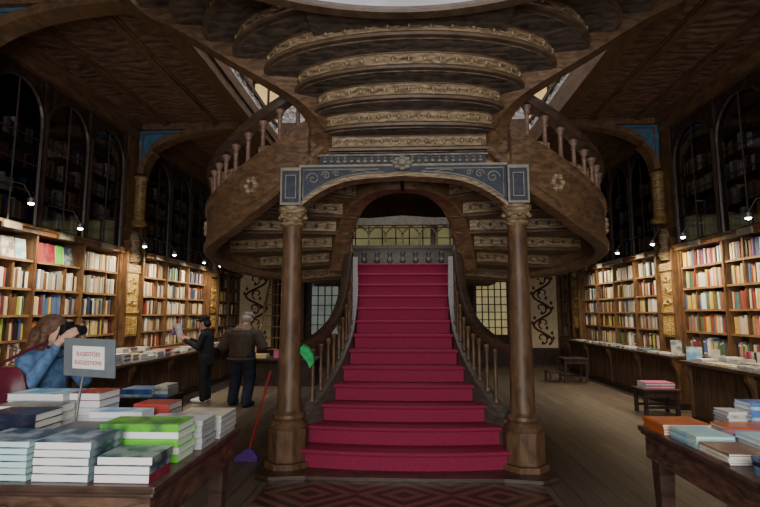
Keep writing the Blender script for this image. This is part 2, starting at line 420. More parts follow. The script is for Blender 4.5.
# plinth
pl = [(-1.45,5.02),(-1.3,4.93),(-.95,4.98),(-.5,4.96),(0,4.95),(.5,4.96),(.95,4.98),(1.3,4.93),(1.45,5.02),(1.5,5.3),(1.36,5.75),(.95,6.3),(.9,8.3),(-.9,8.3),(-.95,6.3),(-1.36,5.75),(-1.5,5.3)]
mb = MB(); mb.prism(pl, .013, ZP+.0); mb.build('plinth', M['rail_wood'], ST)
W = [1.17, 1.07, .93, .82, .74, .685, .655, .655, .66, .675, .70, .73, .756, .756]
BOW = [.13, .10, .075, .06, .045, .03, .025, .02, .015, .012, .01, .008, .005, .005]
def arcA(k, dy=0, w=None, n=17):
    w = W[k] if w is None else w
    return [(w*(2*i/(n-1)-1), Y0+k*TR+BOW[k]*((2*i/(n-1)-1)**2)+dy) for i in range(n)]
for k in range(13):
    m = MB(); z1 = ZP+RI*(k+1); nxt = arcA(k+1, .06, W[k]) if k < 12 else arcA(k, .12)
    m.strip(arcA(k, .03, W[k]-.01), nxt, max(ZP, z1-RI*2-.1), z1-.035)          # riser block
    sec = [(0,0),(-.018,-.012),(-.02,-.03),(-.006,-.04),(.03,-.04),(.03,0)]
    m.strip(arcA(k, 0), nxt, z1-.035, z1)                         # tread
    P = [Vector((x, y, z1)) for x, y in arcA(k, 0, W[k]+.012)]
    m.tube([p+Vector((0,0,-.02)) for p in P], .021, 8)             # rounded nosing
    m.build('step', M['carpet'], ST, smooth=True)
# side curbs, balusters, handrails of the lower flight (from the columns back to the newels)
def curbx(y):
    k = (y-Y0)/TR; i = max(0, min(12, int(k))); t = max(0, min(1, k-i)); return lerp(W[i], W[i+1], t)+.055
def stepz(y): return ZP+RI*((y-Y0)/TR+.6)
for s in (-1, 1):
    ys = [5.42+i*.125 for i in range(24)]
    P = [Vector((s*curbx(y), y, 0)) for y in ys]
    m = MB(); rings = []
    for p in P:
        z = stepz(p.y)+.1
        rings.append([(p.x-.05*s, p.y, .05), (p.x+.05*s, p.y, .05), (p.x+.05*s, p.y, z), (p.x+.062*s, p.y, z+.005), (p.x+.062*s, p.y, z+.045), (p.x-.062*s, p.y, z+.045), (p.x-.062*s, p.y, z+.005), (p.x-.05*s, p.y, z)])
    m.loft(rings); m.build('curb', M['curb_wood'], ST)
    rail = catmull([(s*1.15,5.42,1.22), (s*1.0,5.75,1.3), (s*.86,6.15,1.49), (s*.79,6.5,1.8), (s*.765,6.75,2.15), (s*.755,6.9,2.42)], 8)
    m = MB(); m.sweep(rail, [(-.05,-.05),(.05,-.05),(.065,.0),(.05,.05),(0,.065),(-.05,.05),(-.065,0)]); m.build('handrail', M['rail_wood'], ST, smooth=True)
    for i in range(9):
        y = 5.62+i*.145; x = s*curbx(y); z0 = stepz(y)+.14
        zt = min((p.z for p in rail if abs(p.y-y) < .06), default=z0+.6)-.05
        h = zt-z0
        m = MB(); m.lathe([(.032,0),(.032,.06*h),(.02,.09*h),(.017,.3*h),(.024,.42*h),(.017,.55*h),(.016,.82*h),(.03,.88*h),(.022,.91*h),(.032,.95*h),(.032,h)], (x, y, z0), 10)
        m.build('baluster', M['column_wood'], ST, smooth=True)
    # newel post with cap
    x, y = s*.755, 6.98
    m = MB(); m.box(x-.05, x+.05, y-.05, y+.05, 1.2, 2.66); m.box(x-.07, x+.07, y-.07, y+.07, 2.66, 2.72); m.box(x-.065, x+.065, y-.065, y+.065, 2.42, 2.47)
    m.lathe([(.05,0),(.06,.04),(.035,.08),(.01,.12)], (x, y, 2.72), 10); m.build('newel_post', M['curb_wood'], ST)
# front columns with octagonal pedestals and painted piers
for s in (-1, 1):
    cx, cy = s*1.212+.012, 5.35
    m = MB()
    for r, z0, z1 in ((.235,.02,.1), (.2,.1,.42)):
        m.prism([(cx+r*cos(PI/8+i*PI/4)/cos(PI/8)*.97, cy+r*sin(PI/8+i*PI/4)/cos(PI/8)*.97) for i in range(8)], z0, z1)
    m.build('pedestal', M['column_wood'], ST, bevel=.012)
    m = MB(); m.lathe([(.19,.42),(.195,.45),(.17,.48),(.155,.5),(.175,.53),(.17,.56),(.135,.58),(.125,.6),(.118,1.2),(.108,2.0),(.1,2.54),(.1,2.56)], (cx, cy, 0), 24); m.build('shaft', M['column_wood'], ST, smooth=True)
    m = MB(); m.lathe([(.1,2.53),(.125,2.55),(.125,2.57),(.105,2.59),(.115,2.62),(.15,2.655),(.135,2.67),(.155,2.7),(.16,2.735),(.14,2.75)], (cx, cy, 0), 20)
    for q in range(8):
        a = q*PI/4; m.lathe([(0,0),(.025,.01),(.03,.03),(.012,.06),(0,.06)], (cx+.135*cos(a), cy+.135*sin(a), 2.61), 6)
    m.build('capital', M['stair_carved'], ST, smooth=True)
    m = MB(); m.box(cx-.105, cx+.105, cy-.13, cy+.1, 2.75, 3.15); pier = m.build('pier', M['blue_paint'], ST)
    m = MB()
    for a, b, c, d in ((-.112,.112,2.75,2.775), (-.112,.112,3.125,3.16), (-.112,-.092,2.776,3.124), (.092,.112,2.776,3.124), (-.05,.05,2.82,2.83), (-.05,.05,3.07,3.08), (-.06,-.0502,2.82,3.08), (.0502,.06,2.82,3.08)):
        m.box(cx+a, cx+b, cy-.148, cy-.13, c, d)
    m.build('pier_moulding', M['tracery'], pier)
# painted Tudor arch between the piers
AY0, AY1 = 5.27, 5.43
def archz(x):
    u = abs(x)/1.12
    return 3.1-.08*u-.27*max(0,(u-.35)/.65)**2.4
xs = [-1.12+2.24*i/40 for i in range(41)]
mb = MB(); mb.plate_xz([(-1.12,3.19)]+[(x, archz(x)) for x in xs]+[(1.12,3.19)], AY0, AY1)
arch = mb.build('arch_spandrel', M['blue_paint'], ST)
m = MB()
m.loft([[(x, AY0-.03, archz(x)-.035), (x, AY1+.02, archz(x)-.035), (x, AY1+.02, archz(x)+.012), (x, AY0-.03, archz(x)+.012)] for x in xs]); m.build('arch_moulding', M['stair_carved'], arch)
m = MB()
m.box(-1.12, 1.12, AY0-.02, AY0, 3.175, 3.2)
for s in (-1, 1):
    m.tube([(s*1.08, AY0-.003, 2.84), (s*1.08, AY0-.003, 3.15), (s*.25, AY0-.003, 3.15)], .008, 5)
    m.tube([(s*x, AY0-.003, archz(x)+.035) for x in [1.08-.88*i/14 for i in range(15)]], .008, 5)
    for cx, cz, r in ((.97,3.05,.075), (.83,3.085,.05), (.72,3.1,.035)):
        m.tube([(s*(cx+r*(1-.055*i)*cos(i*.55)), AY0-.003, cz+r*(1-.055*i)*sin(i*.55)) for i in range(17)], .007, 5)
    m.tube([(s*(.55-.32*i/10), AY0-.003, 3.125+.014*sin(i*PI/5)) for i in range(11)], .006, 5)
m.build('tracery', M['tracery'], arch)
m = MB(); m.box(-.9, .9, AY0+.0, AY1, 3.2, 3.29)
m.build('frieze', M['blue_paint'], ST)
m = MB()
m.box(-.92, .92, AY0-.03, AY1, 3.29, 3.31)
for i in range(24):
    x = -.84+1.68*i/23
    if abs(x) > .09: m.lathe([(0,0),(.03,.01),(.035,.03),(.012,.055),(.02,.07),(0,.075)], (x, AY0-.005, 3.21), 6)
m.build('frieze_moulding', M['carved_grey'], ST)
m = MB()
for a in range(8): m.lathe([(0,-.03),(.035,-.01),(.035,.02),(0,.04)], (.075*cos(a*PI/4), AY0-.03, 3.2+.06*sin(a*PI/4)), 8)
m.lathe([(0,-.05),(.05,-.02),(.05,.03),(0,.05)], (0, AY0-.05, 3.2), 10); m.build('boss', M['tracery'], ST, smooth=True)

# ---- side flights (B): from the landing outward and back to the front
NB = 7; NS = 60
def outerB(s):
    a = PI/2+PI*s; return Vector((-.95+1.63*cos(a), 6.8+1.42*sin(a), 0))
IN = [(0,-.9,7.7),(.14,-.885,7.35),(.27,-.87,7.03),(.4,-.81,6.87),(.55,-.74,6.7),(.7,-.65,6.53),(.82,-.52,6.34),(.92,-.34,6.2),(1.03,-.02,6.1)]
def innerB(s):
    return Vector((piece([(q, x) for q, x, y in IN], s), piece([(q, y) for q, x, y in IN], s), 0))
def piece(tab, s):
    for (a, u), (b, v) in zip(tab, tab[1:]):
        if s <= b: return lerp(u, v, (s-a)/(b-a))
    return tab[-1][1]
def zB(s): return 2.06+1.28*s
def piece(tab, s):
    for (a, u), (b, v) in zip(tab, tab[1:]):
        if s <= b: return lerp(u, v, (s-a)/(b-a))
    return tab[-1][1]
def zSb(s): return sum(piece([(0,2.06),(.3,2.14),(.45,2.24),(.6,2.35),(.72,2.45),(.8,2.58),(.86,2.71),(.925,2.88),(.97,3.02),(1,3.12)], min(1, max(0, s+d))) for d in (-.06,-.03,0,.03,.06))/5+.03
TB = [(0,2.08),(.3,2.16),(.4,2.23),(.5,2.31),(.6,2.37),(.7,2.43),(.79,2.535),(.847,2.69),(.897,2.82),(.942,2.98),(.981,3.23),(1.02,3.42),(1.06,3.5)]
TT = [(0,2.6),(.3,2.72),(.5,2.86),(.62,2.97),(.744,3.1),(.809,3.245),(.864,3.38),(.924,3.52),(.965,3.66),(.991,3.8),(1.03,3.95),(1.06,4.0)]
def soft(tab, q): return sum(piece(tab, min(1.05, max(0, q+d))) for d in (-.03,-.015,0,.015,.03))/5
def zbot(q): return soft(TB, q)
def ztop(q): return soft(TT, q)
def mir(p, s): return Vector((p.x*(-s), p.y, p.z))       # s=-1 keeps the left one, +1 mirrors
for s in (-1, 1):
    for i in range(NB):
        a, b = i/NB, (i+1)/NB+.012; q = 7
        A = [mir(outerB(lerp(a,b,j/q)), s) for j in range(q+1)]; B = [mir(innerB(lerp(a,b,j/q)), s) for j in range(q+1)]
        z0 = 2.09+RI*1.02*i; m = MB()
        m.strip(A, B, z0, z0+.3)
        st = m.build('side_step', M['stair_carved'], ST)
        # rounded lip under the front edge
        m = MB(); e0, e1 = A[-1]*.985+B[-1]*.015, B[-1]
        m.tube([e0.lerp(e1, j/8)+Vector((0,0,z0+.025)) for j in range(9)], .028, 8)
        for j in range(1, 12):
            c = e0.lerp(e1, j/12)+Vector((0,0,z0+.12)); m.lathe([(0,-.03),(.022,-.012),(.024,.01),(0,.035)], c, 6)
        m.build('lip', M['stair_wood'], st, smooth=True)
    # outer stringer
    rings = []
    for i in range(NS+2):
        q = i/NS*1.0; p = mir(outerB(q), s); o = Vector((p.x-(.95*s), p.y-6.8, 0)).normalized()
        zb, zt = zbot(q), ztop(q); h = zt-zb
        rings.append([p+o*u+Vector((0,0,zb+w)) for u, w in ((-.07,0),(.07,0),(.09,.02),(.09,.09),(.06,.12),(.06,h-.1),(.09,h-.06),(.09,h),(-.09,h),(-.09,h-.06),(-.06,h-.1),(-.06,.12),(-.09,.09),(-.09,.02))])
    m = MB(); m.loft(rings)
    m.build('outer_stringer', M['stringer'], ST)
    for q in (.6, .85):
        rosettes = MB()
        c = mir(outerB(q), s)+Vector((0,0,zSb(q)+.31)); o = Vector((c.x-.95*s, c.y-6.8, 0)).normalized()
        for a in range(6): rosettes.lathe([(0,-.05),(.04,-.02),(.04,.02),(0,.05)], c+o*.055+Vector((-o.y,o.x,0))*(.07*cos(a*PI/3))+Vector((0,0,.07*sin(a*PI/3))), 6)
        rosettes.build('carved_rosette', M['stair_carved'], ST, smooth=True)
    # inner stringer
    P = [mir(q, s) for q in catmull([Vector(v) for v in ((-.87,7.03,2.36),(-.81,6.87,2.58),(-.74,6.7,2.79),(-.65,6.53,2.98),(-.52,6.34,3.13),(-.36,6.2,3.22),(-.18,6.12,3.26),(-.01,6.1,3.27))], 6)]
    m = MB(); m.sweep(P, [(-s*a, b) for a, b in ((-.05,-.17),(.15,-.17),(.17,-.14),(.17,.4),(-.07,.4),(-.07,-.14))]); m.build('inner_stringer', M['stringer'], ST)
    # balusters and handrail of the side flight
    for i in range(17):
        q = .26+i*.0435; p = mir(outerB(q), s); z0 = ztop(q); h = .42
        m = MB(); m.box(p.x-.03, p.x+.03, p.y-.03, p.y+.03, z0, z0+.04)
        m.lathe([(.036,.04),(.026,.07),(.024,.28),(.032,.3),(.024,.32),(.045,.37),(.058,.4),(.035,h)], (p.x, p.y, z0), 10); m.build('side_baluster', M['baluster_wood'], ST, smooth=True)
    P = [mir(outerB(q/60), s)+Vector((0,0,ztop(q/60)+.42)) for q in range(13, 60)]
    m = MB(); m.sweep(P, [(-.07,-.01),(.07,-.01),(.09,.05),(.06,.12),(0,.14),(-.06,.12),(-.09,.05)]); m.build('side_handrail', M['rail_wood'], ST, smooth=True)
# landing slab and the platform where both flights meet
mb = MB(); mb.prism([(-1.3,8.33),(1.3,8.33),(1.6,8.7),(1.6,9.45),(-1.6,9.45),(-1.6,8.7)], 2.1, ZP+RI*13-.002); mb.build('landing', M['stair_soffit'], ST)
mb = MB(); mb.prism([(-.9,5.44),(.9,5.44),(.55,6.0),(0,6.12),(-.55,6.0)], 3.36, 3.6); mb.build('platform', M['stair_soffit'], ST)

# ---- upper flight (C): fans out toward the viewer, seen from below
ends = [(.87,5.36),(.87,5.3),(.9,5.22),(.98,5.13),(1.17,5.04),(1.48,4.98),(1.8,4.95),(2.1,4.93),(2.42,4.9),(2.8,4.86)]
CX = .07
cenY = [5.55]+[5.3-.257*i for i in range(9)]
def arcC(k, n=25):
    w, ye = ends[k]; yc = cenY[k]; out = []
    for i in range(n):
        u = 2*i/(n-1)-1; a = u*PI/2
        out.append(Vector((CX+w*sin(a), yc+(ye-yc)*(1-cos(a)), 0)))
    return out
for k in range(1, 10):
    z0 = 3.36+RI*(k-1); A, B = arcC(k-1), arcC(k)
    halves = [(0, 25)] if k < 7 else [(0, 7), (18, 25)]
    for i0, i1 in halves:
        m = MB(); m.strip(A[i0:i1], B[i0:i1], z0, z0+RI+.03)
        st = m.build('upper_step', [M['stair_carved']], ST)
        m = MB(); Q = [p+Vector((0,-.012,z0+.028)) for p in B[i0:i1]]
        m.sweep(Q, [(-.02,-.03),(.03,-.03),(.035,-.005),(.02,.015),(-.02,.015)])
        m.tube([p+Vector((0,-.006,z0+RI-.01)) for p in B[i0:i1]], .012, 6); m.build('lip', M['stair_wood'], st)
        m = MB(); L = resample(B[i0:i1], 3+2*(i1-i0)//3)
        for p in L[1:-1]:
            c = p+Vector((0,-.012,z0+.105)); m.lathe([(0,-.035),(.02,-.012),(.022,.012),(0,.035)], c, 6)
        L2 = resample(B[i0:i1], 8+3*(i1-i0))
        m.tube([p+Vector((0,-.008,z0+.105+.012*sin(j*1.3))) for j, p in enumerate(L2)], .009, 5)
        m.build('carving', M['stair_carved'], st, smooth=True)
        # soffit board between two risers
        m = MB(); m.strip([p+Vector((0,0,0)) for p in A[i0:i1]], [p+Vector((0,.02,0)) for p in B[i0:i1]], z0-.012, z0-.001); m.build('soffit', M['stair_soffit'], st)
for s in (-1, 1):
    P = [Vector((CX+s*(w+.05), y+.03, 3.36+RI*(k-1))) for k, (w, y) in enumerate(ends)]
    P = catmull([Vector((CX+s*.98,5.42,3.22))]+P[1:]+[Vector((s*3.0,4.75,5.05))], 6)
    O = []
    for i, p in enumerate(P):
        t = P[min(i+1,len(P)-1)]-P[max(i-1,0)]; t.z = 0; t.normalize(); O.append(Vector((t.y,-t.x,0))*(1 if s > 0 else -1)*-1)
    m = MB(); m.sweep(P, [(-.08,-.05),(.14,-.05),(.17,.0),(.17,.34),(.14,.4),(-.08,.4)], outs=O); m.build('upper_stringer', M['stringer'], ST)
A = arcC(5)[7:18]; B = [Vector((p.x, 1.42+math.sqrt(2.6**2-(p.x-CX)**2), 0)) for p in A]
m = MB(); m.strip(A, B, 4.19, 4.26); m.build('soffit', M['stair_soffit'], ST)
# rim of the round opening above
P = [Vector((CX+2.6*sin(a), 1.42+2.6*cos(a), 4.13)) for a in [(-1.15+2.3*i/40) for i in range(41)]]
m = MB(); m.sweep(P, [(-.05,0),(.05,0),(.06,.02),(.05,.055),(-.05,.055)]); m.build('opening_rim', M['stair_wood'], ST, smooth=True)
m = MB(); m.sweep(P, [(-.03,.056),(.03,.056),(.03,.7),(-.03,.7)]); m.build('opening_drum', M['drum'], ST, smooth=True)

# landing screen: low tracery balustrade behind the top of the lower flight
SC = thing('tracery_screen', 'carved tracery screen with pointed arches at the top of the crimson steps', 'screen', (0, 9.35, 2.413))
m = MB(); m.box(-1.5, 1.5, 9.3, 9.4, 2.413, 2.8); m.box(-1.5, 1.5, 9.27, 9.43, 2.8, 2.86)
for i in range(13):
    x = -1.44+i*.24; m.lathe([(0,0),(.05,.02),(.06,.06),(.03,.12),(.05,.2),(0,.24)], (x, 9.3, 2.52), 6)
m.build('base_panel', M['curb_wood'], SC)
m = MB()
for i in range(9):
    x = -1.28+i*.32-.0
    m.lathe([(.03,0),(.02,.04),(.018,.2),(.03,.24)], (x, 9.35, 2.86), 8)
    if i < 8:
        for q in (-1, 1):
            m.tube([(x+.16+q*.16*(1-j/6)**.8*cos(j*.08), 9.35, 3.08+.16*(j/6)**.8) for j in range(7)], .018, 6)
m.build('arches', M['stair_carved'], SC)
m = MB(); m.box(-1.5, 1.5, 9.29, 9.41, 3.25, 3.3); m.plate_xz([(-1.3,3.3),(1.3,3.3),(1.3,3.33),(0,3.43),(-1.3,3.33)], 9.3, 9.4); m.build('gable_rail', M['tracery'], SC)
m = MB(); m.box(.53, .67, 9.44, 9.5, 2.42, 3.3); m.build('dark_post', M['rail_wood'], SC)

# ================================================================ book walls
CASES = {}
def bookcase(key, label, X, s, y0, y1, nb, rows=(.95,1.22,1.57,1.95,2.36), ztop=2.74):
    """built-in bookcase on a side wall: open shelves below, glazed gothic cupboards above. s=+1: left wall (faces +x)."""
    t = thing('bookcase', label, 'bookcase', (X, (y0+y1)/2, 0), 0)
    D = .34
    def bx(m, d0, d1, ya, yb, za, zb):            # d: depth measured from the face into the wall
        xa, xb = X-s*d0, X-s*d1
        m.box(min(xa,xb), max(xa,xb), ya, yb, za, zb); return m
    bx(MB(), D-.03, D, y0, y1, 0, 5.1).build('back_panel', M['case_back'], t)
    bx(MB(), -.14, D-.03, y0, y1, 0, .88).build('base_cupboard', M['counter_wood'], t)
    step = (y1-y0)/nb
    for i in range(nb+1):
        y = y0+i*step; w = .035 if i not in (0, nb) else .05
        ya, yb = max(y0, y-w), min(y1, y+w)
        m = bx(MB(), 0, D-.03, ya, yb, .88, ztop); bx(m, -.035, .02, max(y0,y-.022), min(y1,y+.022), .88, ztop); m.build('upright', M['case_wood'], t)
        m = bx(MB(), -.02, .1, ya, yb, ztop+.1, 5.08)
        m.tube([(X+s*.04, min(max(y, y0+.03), y1-.03), z) for z in (ztop+.1, 3.6, 4.6)], .028, 6); m.build('upper_mullion', M['dark_wood'], t)
    # narrow intermediate divider in each bay
    for i in range(nb):
        y = y0+(i+.68)*step; bx(MB(), .02, D-.03, y-.018, y+.018, .88, ztop if key != 'A' else rows[-1]-.023).build('divider', M['case_wood'], t)
    for z in rows[1:]:
        m = bx(MB(), .0, D-.03, y0+.05, y1-.05, z-.022, z); bx(m, -.012, .012, y0+.05, y1-.05, z-.03, z+.004); m.build('shelf', M['shelf_wood'], t)
    m = bx(MB(), -.1, D-.03, y0, y1, ztop, ztop+.06); bx(m, -.14, D-.03, y0, y1, ztop+.06, ztop+.1); m.build('cornice', M['case_wood'], t)
    for i in range(nb):
        y = y0+(i+.42)*step; m = MB(); m.mi = 0; bx(m, -.16, -.13, y-.16, y+.16, ztop-.005, ztop+.085); m.build('label_plate', M['tracery'], t)
    for z in (3.3, 3.7, 4.1, 4.5):
        bx(MB(), .1, D-.03, y0+.05, y1-.05, z-.015, z).build('upper_shelf', M['dark_wood'], t)
    # glazed doors with pointed heads
    for i in range(nb):
        ya, yb = y0+i*step+.05, y0+(i+1)*step-.05; ym = (ya+yb)/2; h = (yb-ya)/2; z0, zs, zt = ztop+.12, 4.35, 4.95
        half = [(ya, z0), (ya, zs)]+[(ya+h*(1-cos(j*PI/12)), zs+(zt-zs)*sin(j*PI/12)**.9) for j in range(1, 7)]
        outl = half+[(2*ym-y, z) for y, z in half[::-1][1:]]
        xx = X+s*.0
        m = MB()
        m.tube([(xx, y, z) for y, z in outl]+[(xx, ya, z0)], .03, 5, up=Vector((1,0,0)))
        m.tube([(xx, ym, z0), (xx, ym, zt)], .014, 4, up=Vector((1,0,0)))
        for z in (3.35, 3.75, 4.15): m.tube([(xx, ya, z), (xx, yb, z)], .012, 4)
        # dark spandrels above the pointed head
        for sg in (-1, 1):
            arc = [(ym+sg*(y-ym), z) for y, z in half[1:]]
            poly = [(ym+sg*(ya-ym), 5.1)]+arc+[(ym, 5.1)]
            b = len(m.v); k = len(poly)
            m.add([(xx-s*.02, y, z) for y, z in poly], [tuple(range(k)) if sg > 0 else tuple(range(k))[::-1]])
        dr = m.build('glazed_door', M['dark_wood'], t)
        m = MB(); k = len(outl); m.add([(xx-s*.03, y, z) for y, z in outl], [tuple(range(k))]); m.build('pane', M['glass'], dr)
    CASES[key] = dict(t=t, X=X, s=s, y0=y0, y1=y1, nb=nb, step=step, rows=rows, ztop=ztop)
bookcase('A', 'tall built-in bookcase with lit open shelves behind the woman in denim', XL, 1, 5.95, 9.25, 3)
bookcase('B', 'tall built-in bookcase with lit open shelves behind the woman reading', XL, 1, 10.05, 13.45, 3)
bookcase('C', 'narrow dim built-in bookcase at the far corner beside the scroll panel and ladder', XL, 1, 14.3, 16.3, 2)
bookcase('D', 'tall built-in bookcase with bright yellow and red spines above the pale counter', XR, -1, 5.6, 9.4, 3, rows=(.95,1.28,1.66,2.04,2.42))
bookcase('E', 'wide built-in bookcase above the long dark counter of flat magazines', XR, -1, 10.15, 14.45, 4, rows=(.95,1.28,1.62,1.96,2.36))
bookcase('F', 'narrow built-in bookcase at the far corner between gilded pilaster and scroll panel', XR, -1, 15.2, 16.3, 2, rows=(.95,1.28,1.62,1.96,2.36))

# books on the shelves
PAL = {'cream':(.55,.47,.36), 'white':(.72,.71,.68), 'black':(.02,.02,.022), 'navy':(.03,.05,.13), 'red':(.3,.06,.045), 'maroon':(.16,.025,.03), 'yellow':(.55,.44,.1),
       'orange':(.42,.18,.07), 'green':(.08,.15,.07), 'teal':(.08,.18,.2), 'blue':(.08,.14,.3), 'brown':(.15,.08,.045), 'grey':(.28,.28,.28), 'tan':(.4,.28,.15), 'purple':(.16,.06,.2), 'pink':(.55,.2,.26), 'lime':(.38,.45,.08)}
for k, c in PAL.items(): M['b_'+k] = plain('book_'+k, c, .45, var=.12, scale=8)
NAMES = list(PAL)
def weights(**w): 
    out = []
    for k, n in w.items(): out += [k]*n
    return out
MIX1 = weights(cream=10, white=11, black=5, navy=3, red=2, maroon=3, yellow=2, orange=1, green=1, teal=1, blue=2, brown=6, grey=6, tan=6, lime=1)
MIX2 = weights(red=5, yellow=6, white=7, cream=4, blue=5, green=2, orange=3, lime=2, purple=1, teal=2, maroon=1, black=2, pink=2)
_bm = {}
def shelf_book_mesh(col, band):
    key = (col, band)
    if key in _bm: return _bm[key]
    m = MB()
    # unit: x = thickness 0..1, y = depth (spine at y=0, pages at y=1), z = height 0..1
    zs = [0, .1, .18, .55, .78, .86, 1]
    for i in range(6):
        z0, z1 = zs[i], zs[i+1]; mi = 1 if (i in (1,4) and band != col) or (i == 3 and band != col) and False else 0
        xs = [(0, .12), (.25, 0), (.75, 0), (1, .12)]
        vs = [(x, y, z) for z in (z0, z1) for x, y in xs]
        m.add(vs, [(0,1,5,4),(1,2,6,5),(2,3,7,6)], mi)
    m.add([(0,.12,0),(0,1,0),(0,1,1),(0,.12,1)], [(0,1,2,3)], 0); m.add([(1,.12,0),(1,1,0),(1,1,1),(1,.12,1)], [(0,1,2,3)], 0)
    m.add([(.08,.1,.985),(.92,.1,.985),(.92,.97,.985),(.08,.97,.985)], [(0,1,2,3)], 2)
    m.add([(.08,.97,.0),(.92,.97,.0),(.92,.97,.985),(.08,.97,.985)], [(0,1,2,3)], 2)
    m.add([(0,.12,0),(1,.12,0),(1,1,0),(0,1,0)], [(0,1,2,3)], 0)
    me = bpy.data.meshes.new('shelf_book'); me.from_pydata(m.v, [], m.f)
    for q in ('b_'+col, 'b_'+band): me.materials.append(M[q])
    me.materials.append(M['paper'])
    me.polygons.foreach_set('material_index', m.m)
    _bm[key] = me; return me
allbooks = []
WHERE = {'A':'bookcase behind the denim jacket', 'B':'bookcase behind the reading woman', 'C':'far corner bookcase', 'D':'bookcase above the pale counter', 'E':'bookcase above the magazines', 'F':'far narrow bookcase'}
for key, c in CASES.items():
    rr = random.Random(ord(key)*13)
    rows = list(c['rows'])+[c['ztop']]
    mix = MIX2 if key == 'D' else MIX1
    tidx = 0
    for ri in range(len(rows)-1):
        z0, zt = rows[ri], rows[ri+1]-.03
        if ri == 0: z0 = .88
        # fill from the pilaster end
        fwd = key in ('B','C','E','F')
        cells = []
        for b in range(c['nb']):
            ya = c['y0']+b*c['step']+.055; ym = c['y0']+(b+.68)*c['step']; yb = c['y0']+(b+1)*c['step']-.055
            cells += [(ya, ym-.025), (ym+.025, yb)]
        seq = 0; row = []
        for ya, yb in cells:
            y = ya+.003
            run = rr.random(); runcol = rr.choice(mix)
            while True:
                big = (ri == len(rows)-2 and key in 'AE' and rr.random() < .4)
                th = rr.uniform(.026,.052)
                if rr.random() < .06: th = rr.uniform(.05,.075)
                if key in 'BCEF': th *= 1.15
                if y+th > yb-.004: break
                if rr.random() < .035 and seq > 2: y += rr.uniform(.02,.08); continue
                if rr.random() < .12: runcol = rr.choice(mix)
                col = runcol if rr.random() < .35 else rr.choice(mix)
                band = rr.choice(['white','black','cream',col,col])
                h = min(zt-z0-.02, rr.uniform(.235,.305)); 
                dp = rr.uniform(.13,.17); inset = rr.uniform(.015,.045)
                seq += 1; row.append([y, th, h, dp, inset, col, band]); y += th+.0015
        if not fwd:
            for q, b in enumerate(row[::-1]): b.append(q+1)
        else:
            for q, b in enumerate(row): b.append(q+1)
        for y, th, h, dp, inset, col, band, q in row:
            allbooks.append(dict(key=key, ri=ri, n=len(rows)-1, y=y, th=th, h=h, dp=dp, inset=inset, col=col, band=band, q=q, z=z0+.0025, X=c['X'], s=c['s']))
# face-out picture books on the top shelf of the near bookcase come first (their own things, further below)
def seen_size(b):
    y = b['y']; x = b['X']
    a = math.radians(2.6153); zx = x*cos(a)+y*sin(a); zc = -x*sin(a)+y*cos(a)
    px = 380+500*zx/zc
    if px < -8 or px > 768: return 0
    if b['s'] > 0 and b['z'] < 1.2 and y < 10.2: return .0005     # hidden behind the counters and stacks
    if b['z'] < .9 : return .0004
    return b['th']*b['h']/zc**2*abs(x)/zc
allbooks = [b for b in allbooks if not (b['key'] == 'A' and b['ri'] == 4 and b['y'] < 8.12)]
allbooks.sort(key=lambda b: -seen_size(b))
NIND = 215
rest = MB(); restmats = ['b_'+k for k in NAMES]+['paper']
for i, b in enumerate(allbooks):
    s = b['s']
    if i < NIND and seen_size(b) > 0:
        o = bpy.data.objects.new('shelf_book', shelf_book_mesh(b['col'], b['band'])); C.objects.link(o)
        o.scale = (b['th'], b['dp'], b['h'])
        if s > 0: o.location = (b['X']-b['inset'], b['y'], b['z']); o.rotation_euler = (0,0,PI/2)
        else: o.location = (b['X']+b['inset'], b['y']+b['th'], b['z']); o.rotation_euler = (0,0,-PI/2)
        end = 'carved pilaster'
        sh = 'top shelf' if b['ri'] == b['n']-1 else ordinal(b['n']-b['ri'])+' shelf down'
        tag(o, '%s book, %s from the %s, %s, %s' % (b['col'], ordinal(b['q']), end, sh, WHERE[b['key']]), 'book', 'books on the shelves of the '+WHERE[b['key']])
    elif seen_size(b) > 0:
        # a spine box in the shared far-books mesh
        xa, xb = b['X']-s*b['inset'], b['X']-s*(b['inset']+b['dp'])
        rest.box(min(xa,xb), max(xa,xb), b['y'], b['y']+b['th'], b['z'], b['z']+b['h'], mi=NAMES.index(b['col']))
# dim books behind the glazed doors above
rr = random.Random(3)
for key, c in CASES.items():
    for z in (2.953, 3.303, 3.703, 4.103):
        y = c['y0']+.08
        while y < c['y1']-.12:
            th = rr.uniform(.03,.07); h = rr.uniform(.2,.3)
            if rr.random() < .85:
                xa, xb = c['X']-c['s']*.14, c['X']-c['s']*.29
                rest.box(min(xa,xb), max(xa,xb), y, y+th, z, z+h, mi=NAMES.index(rr.choice(MIX1)))
            y += th+.002
o = rest.build('distant_books', [M[k] for k in restmats])
tag(o, 'countless small spines filling the remaining shelves and glazed cupboards', 'books', kind='stuff')

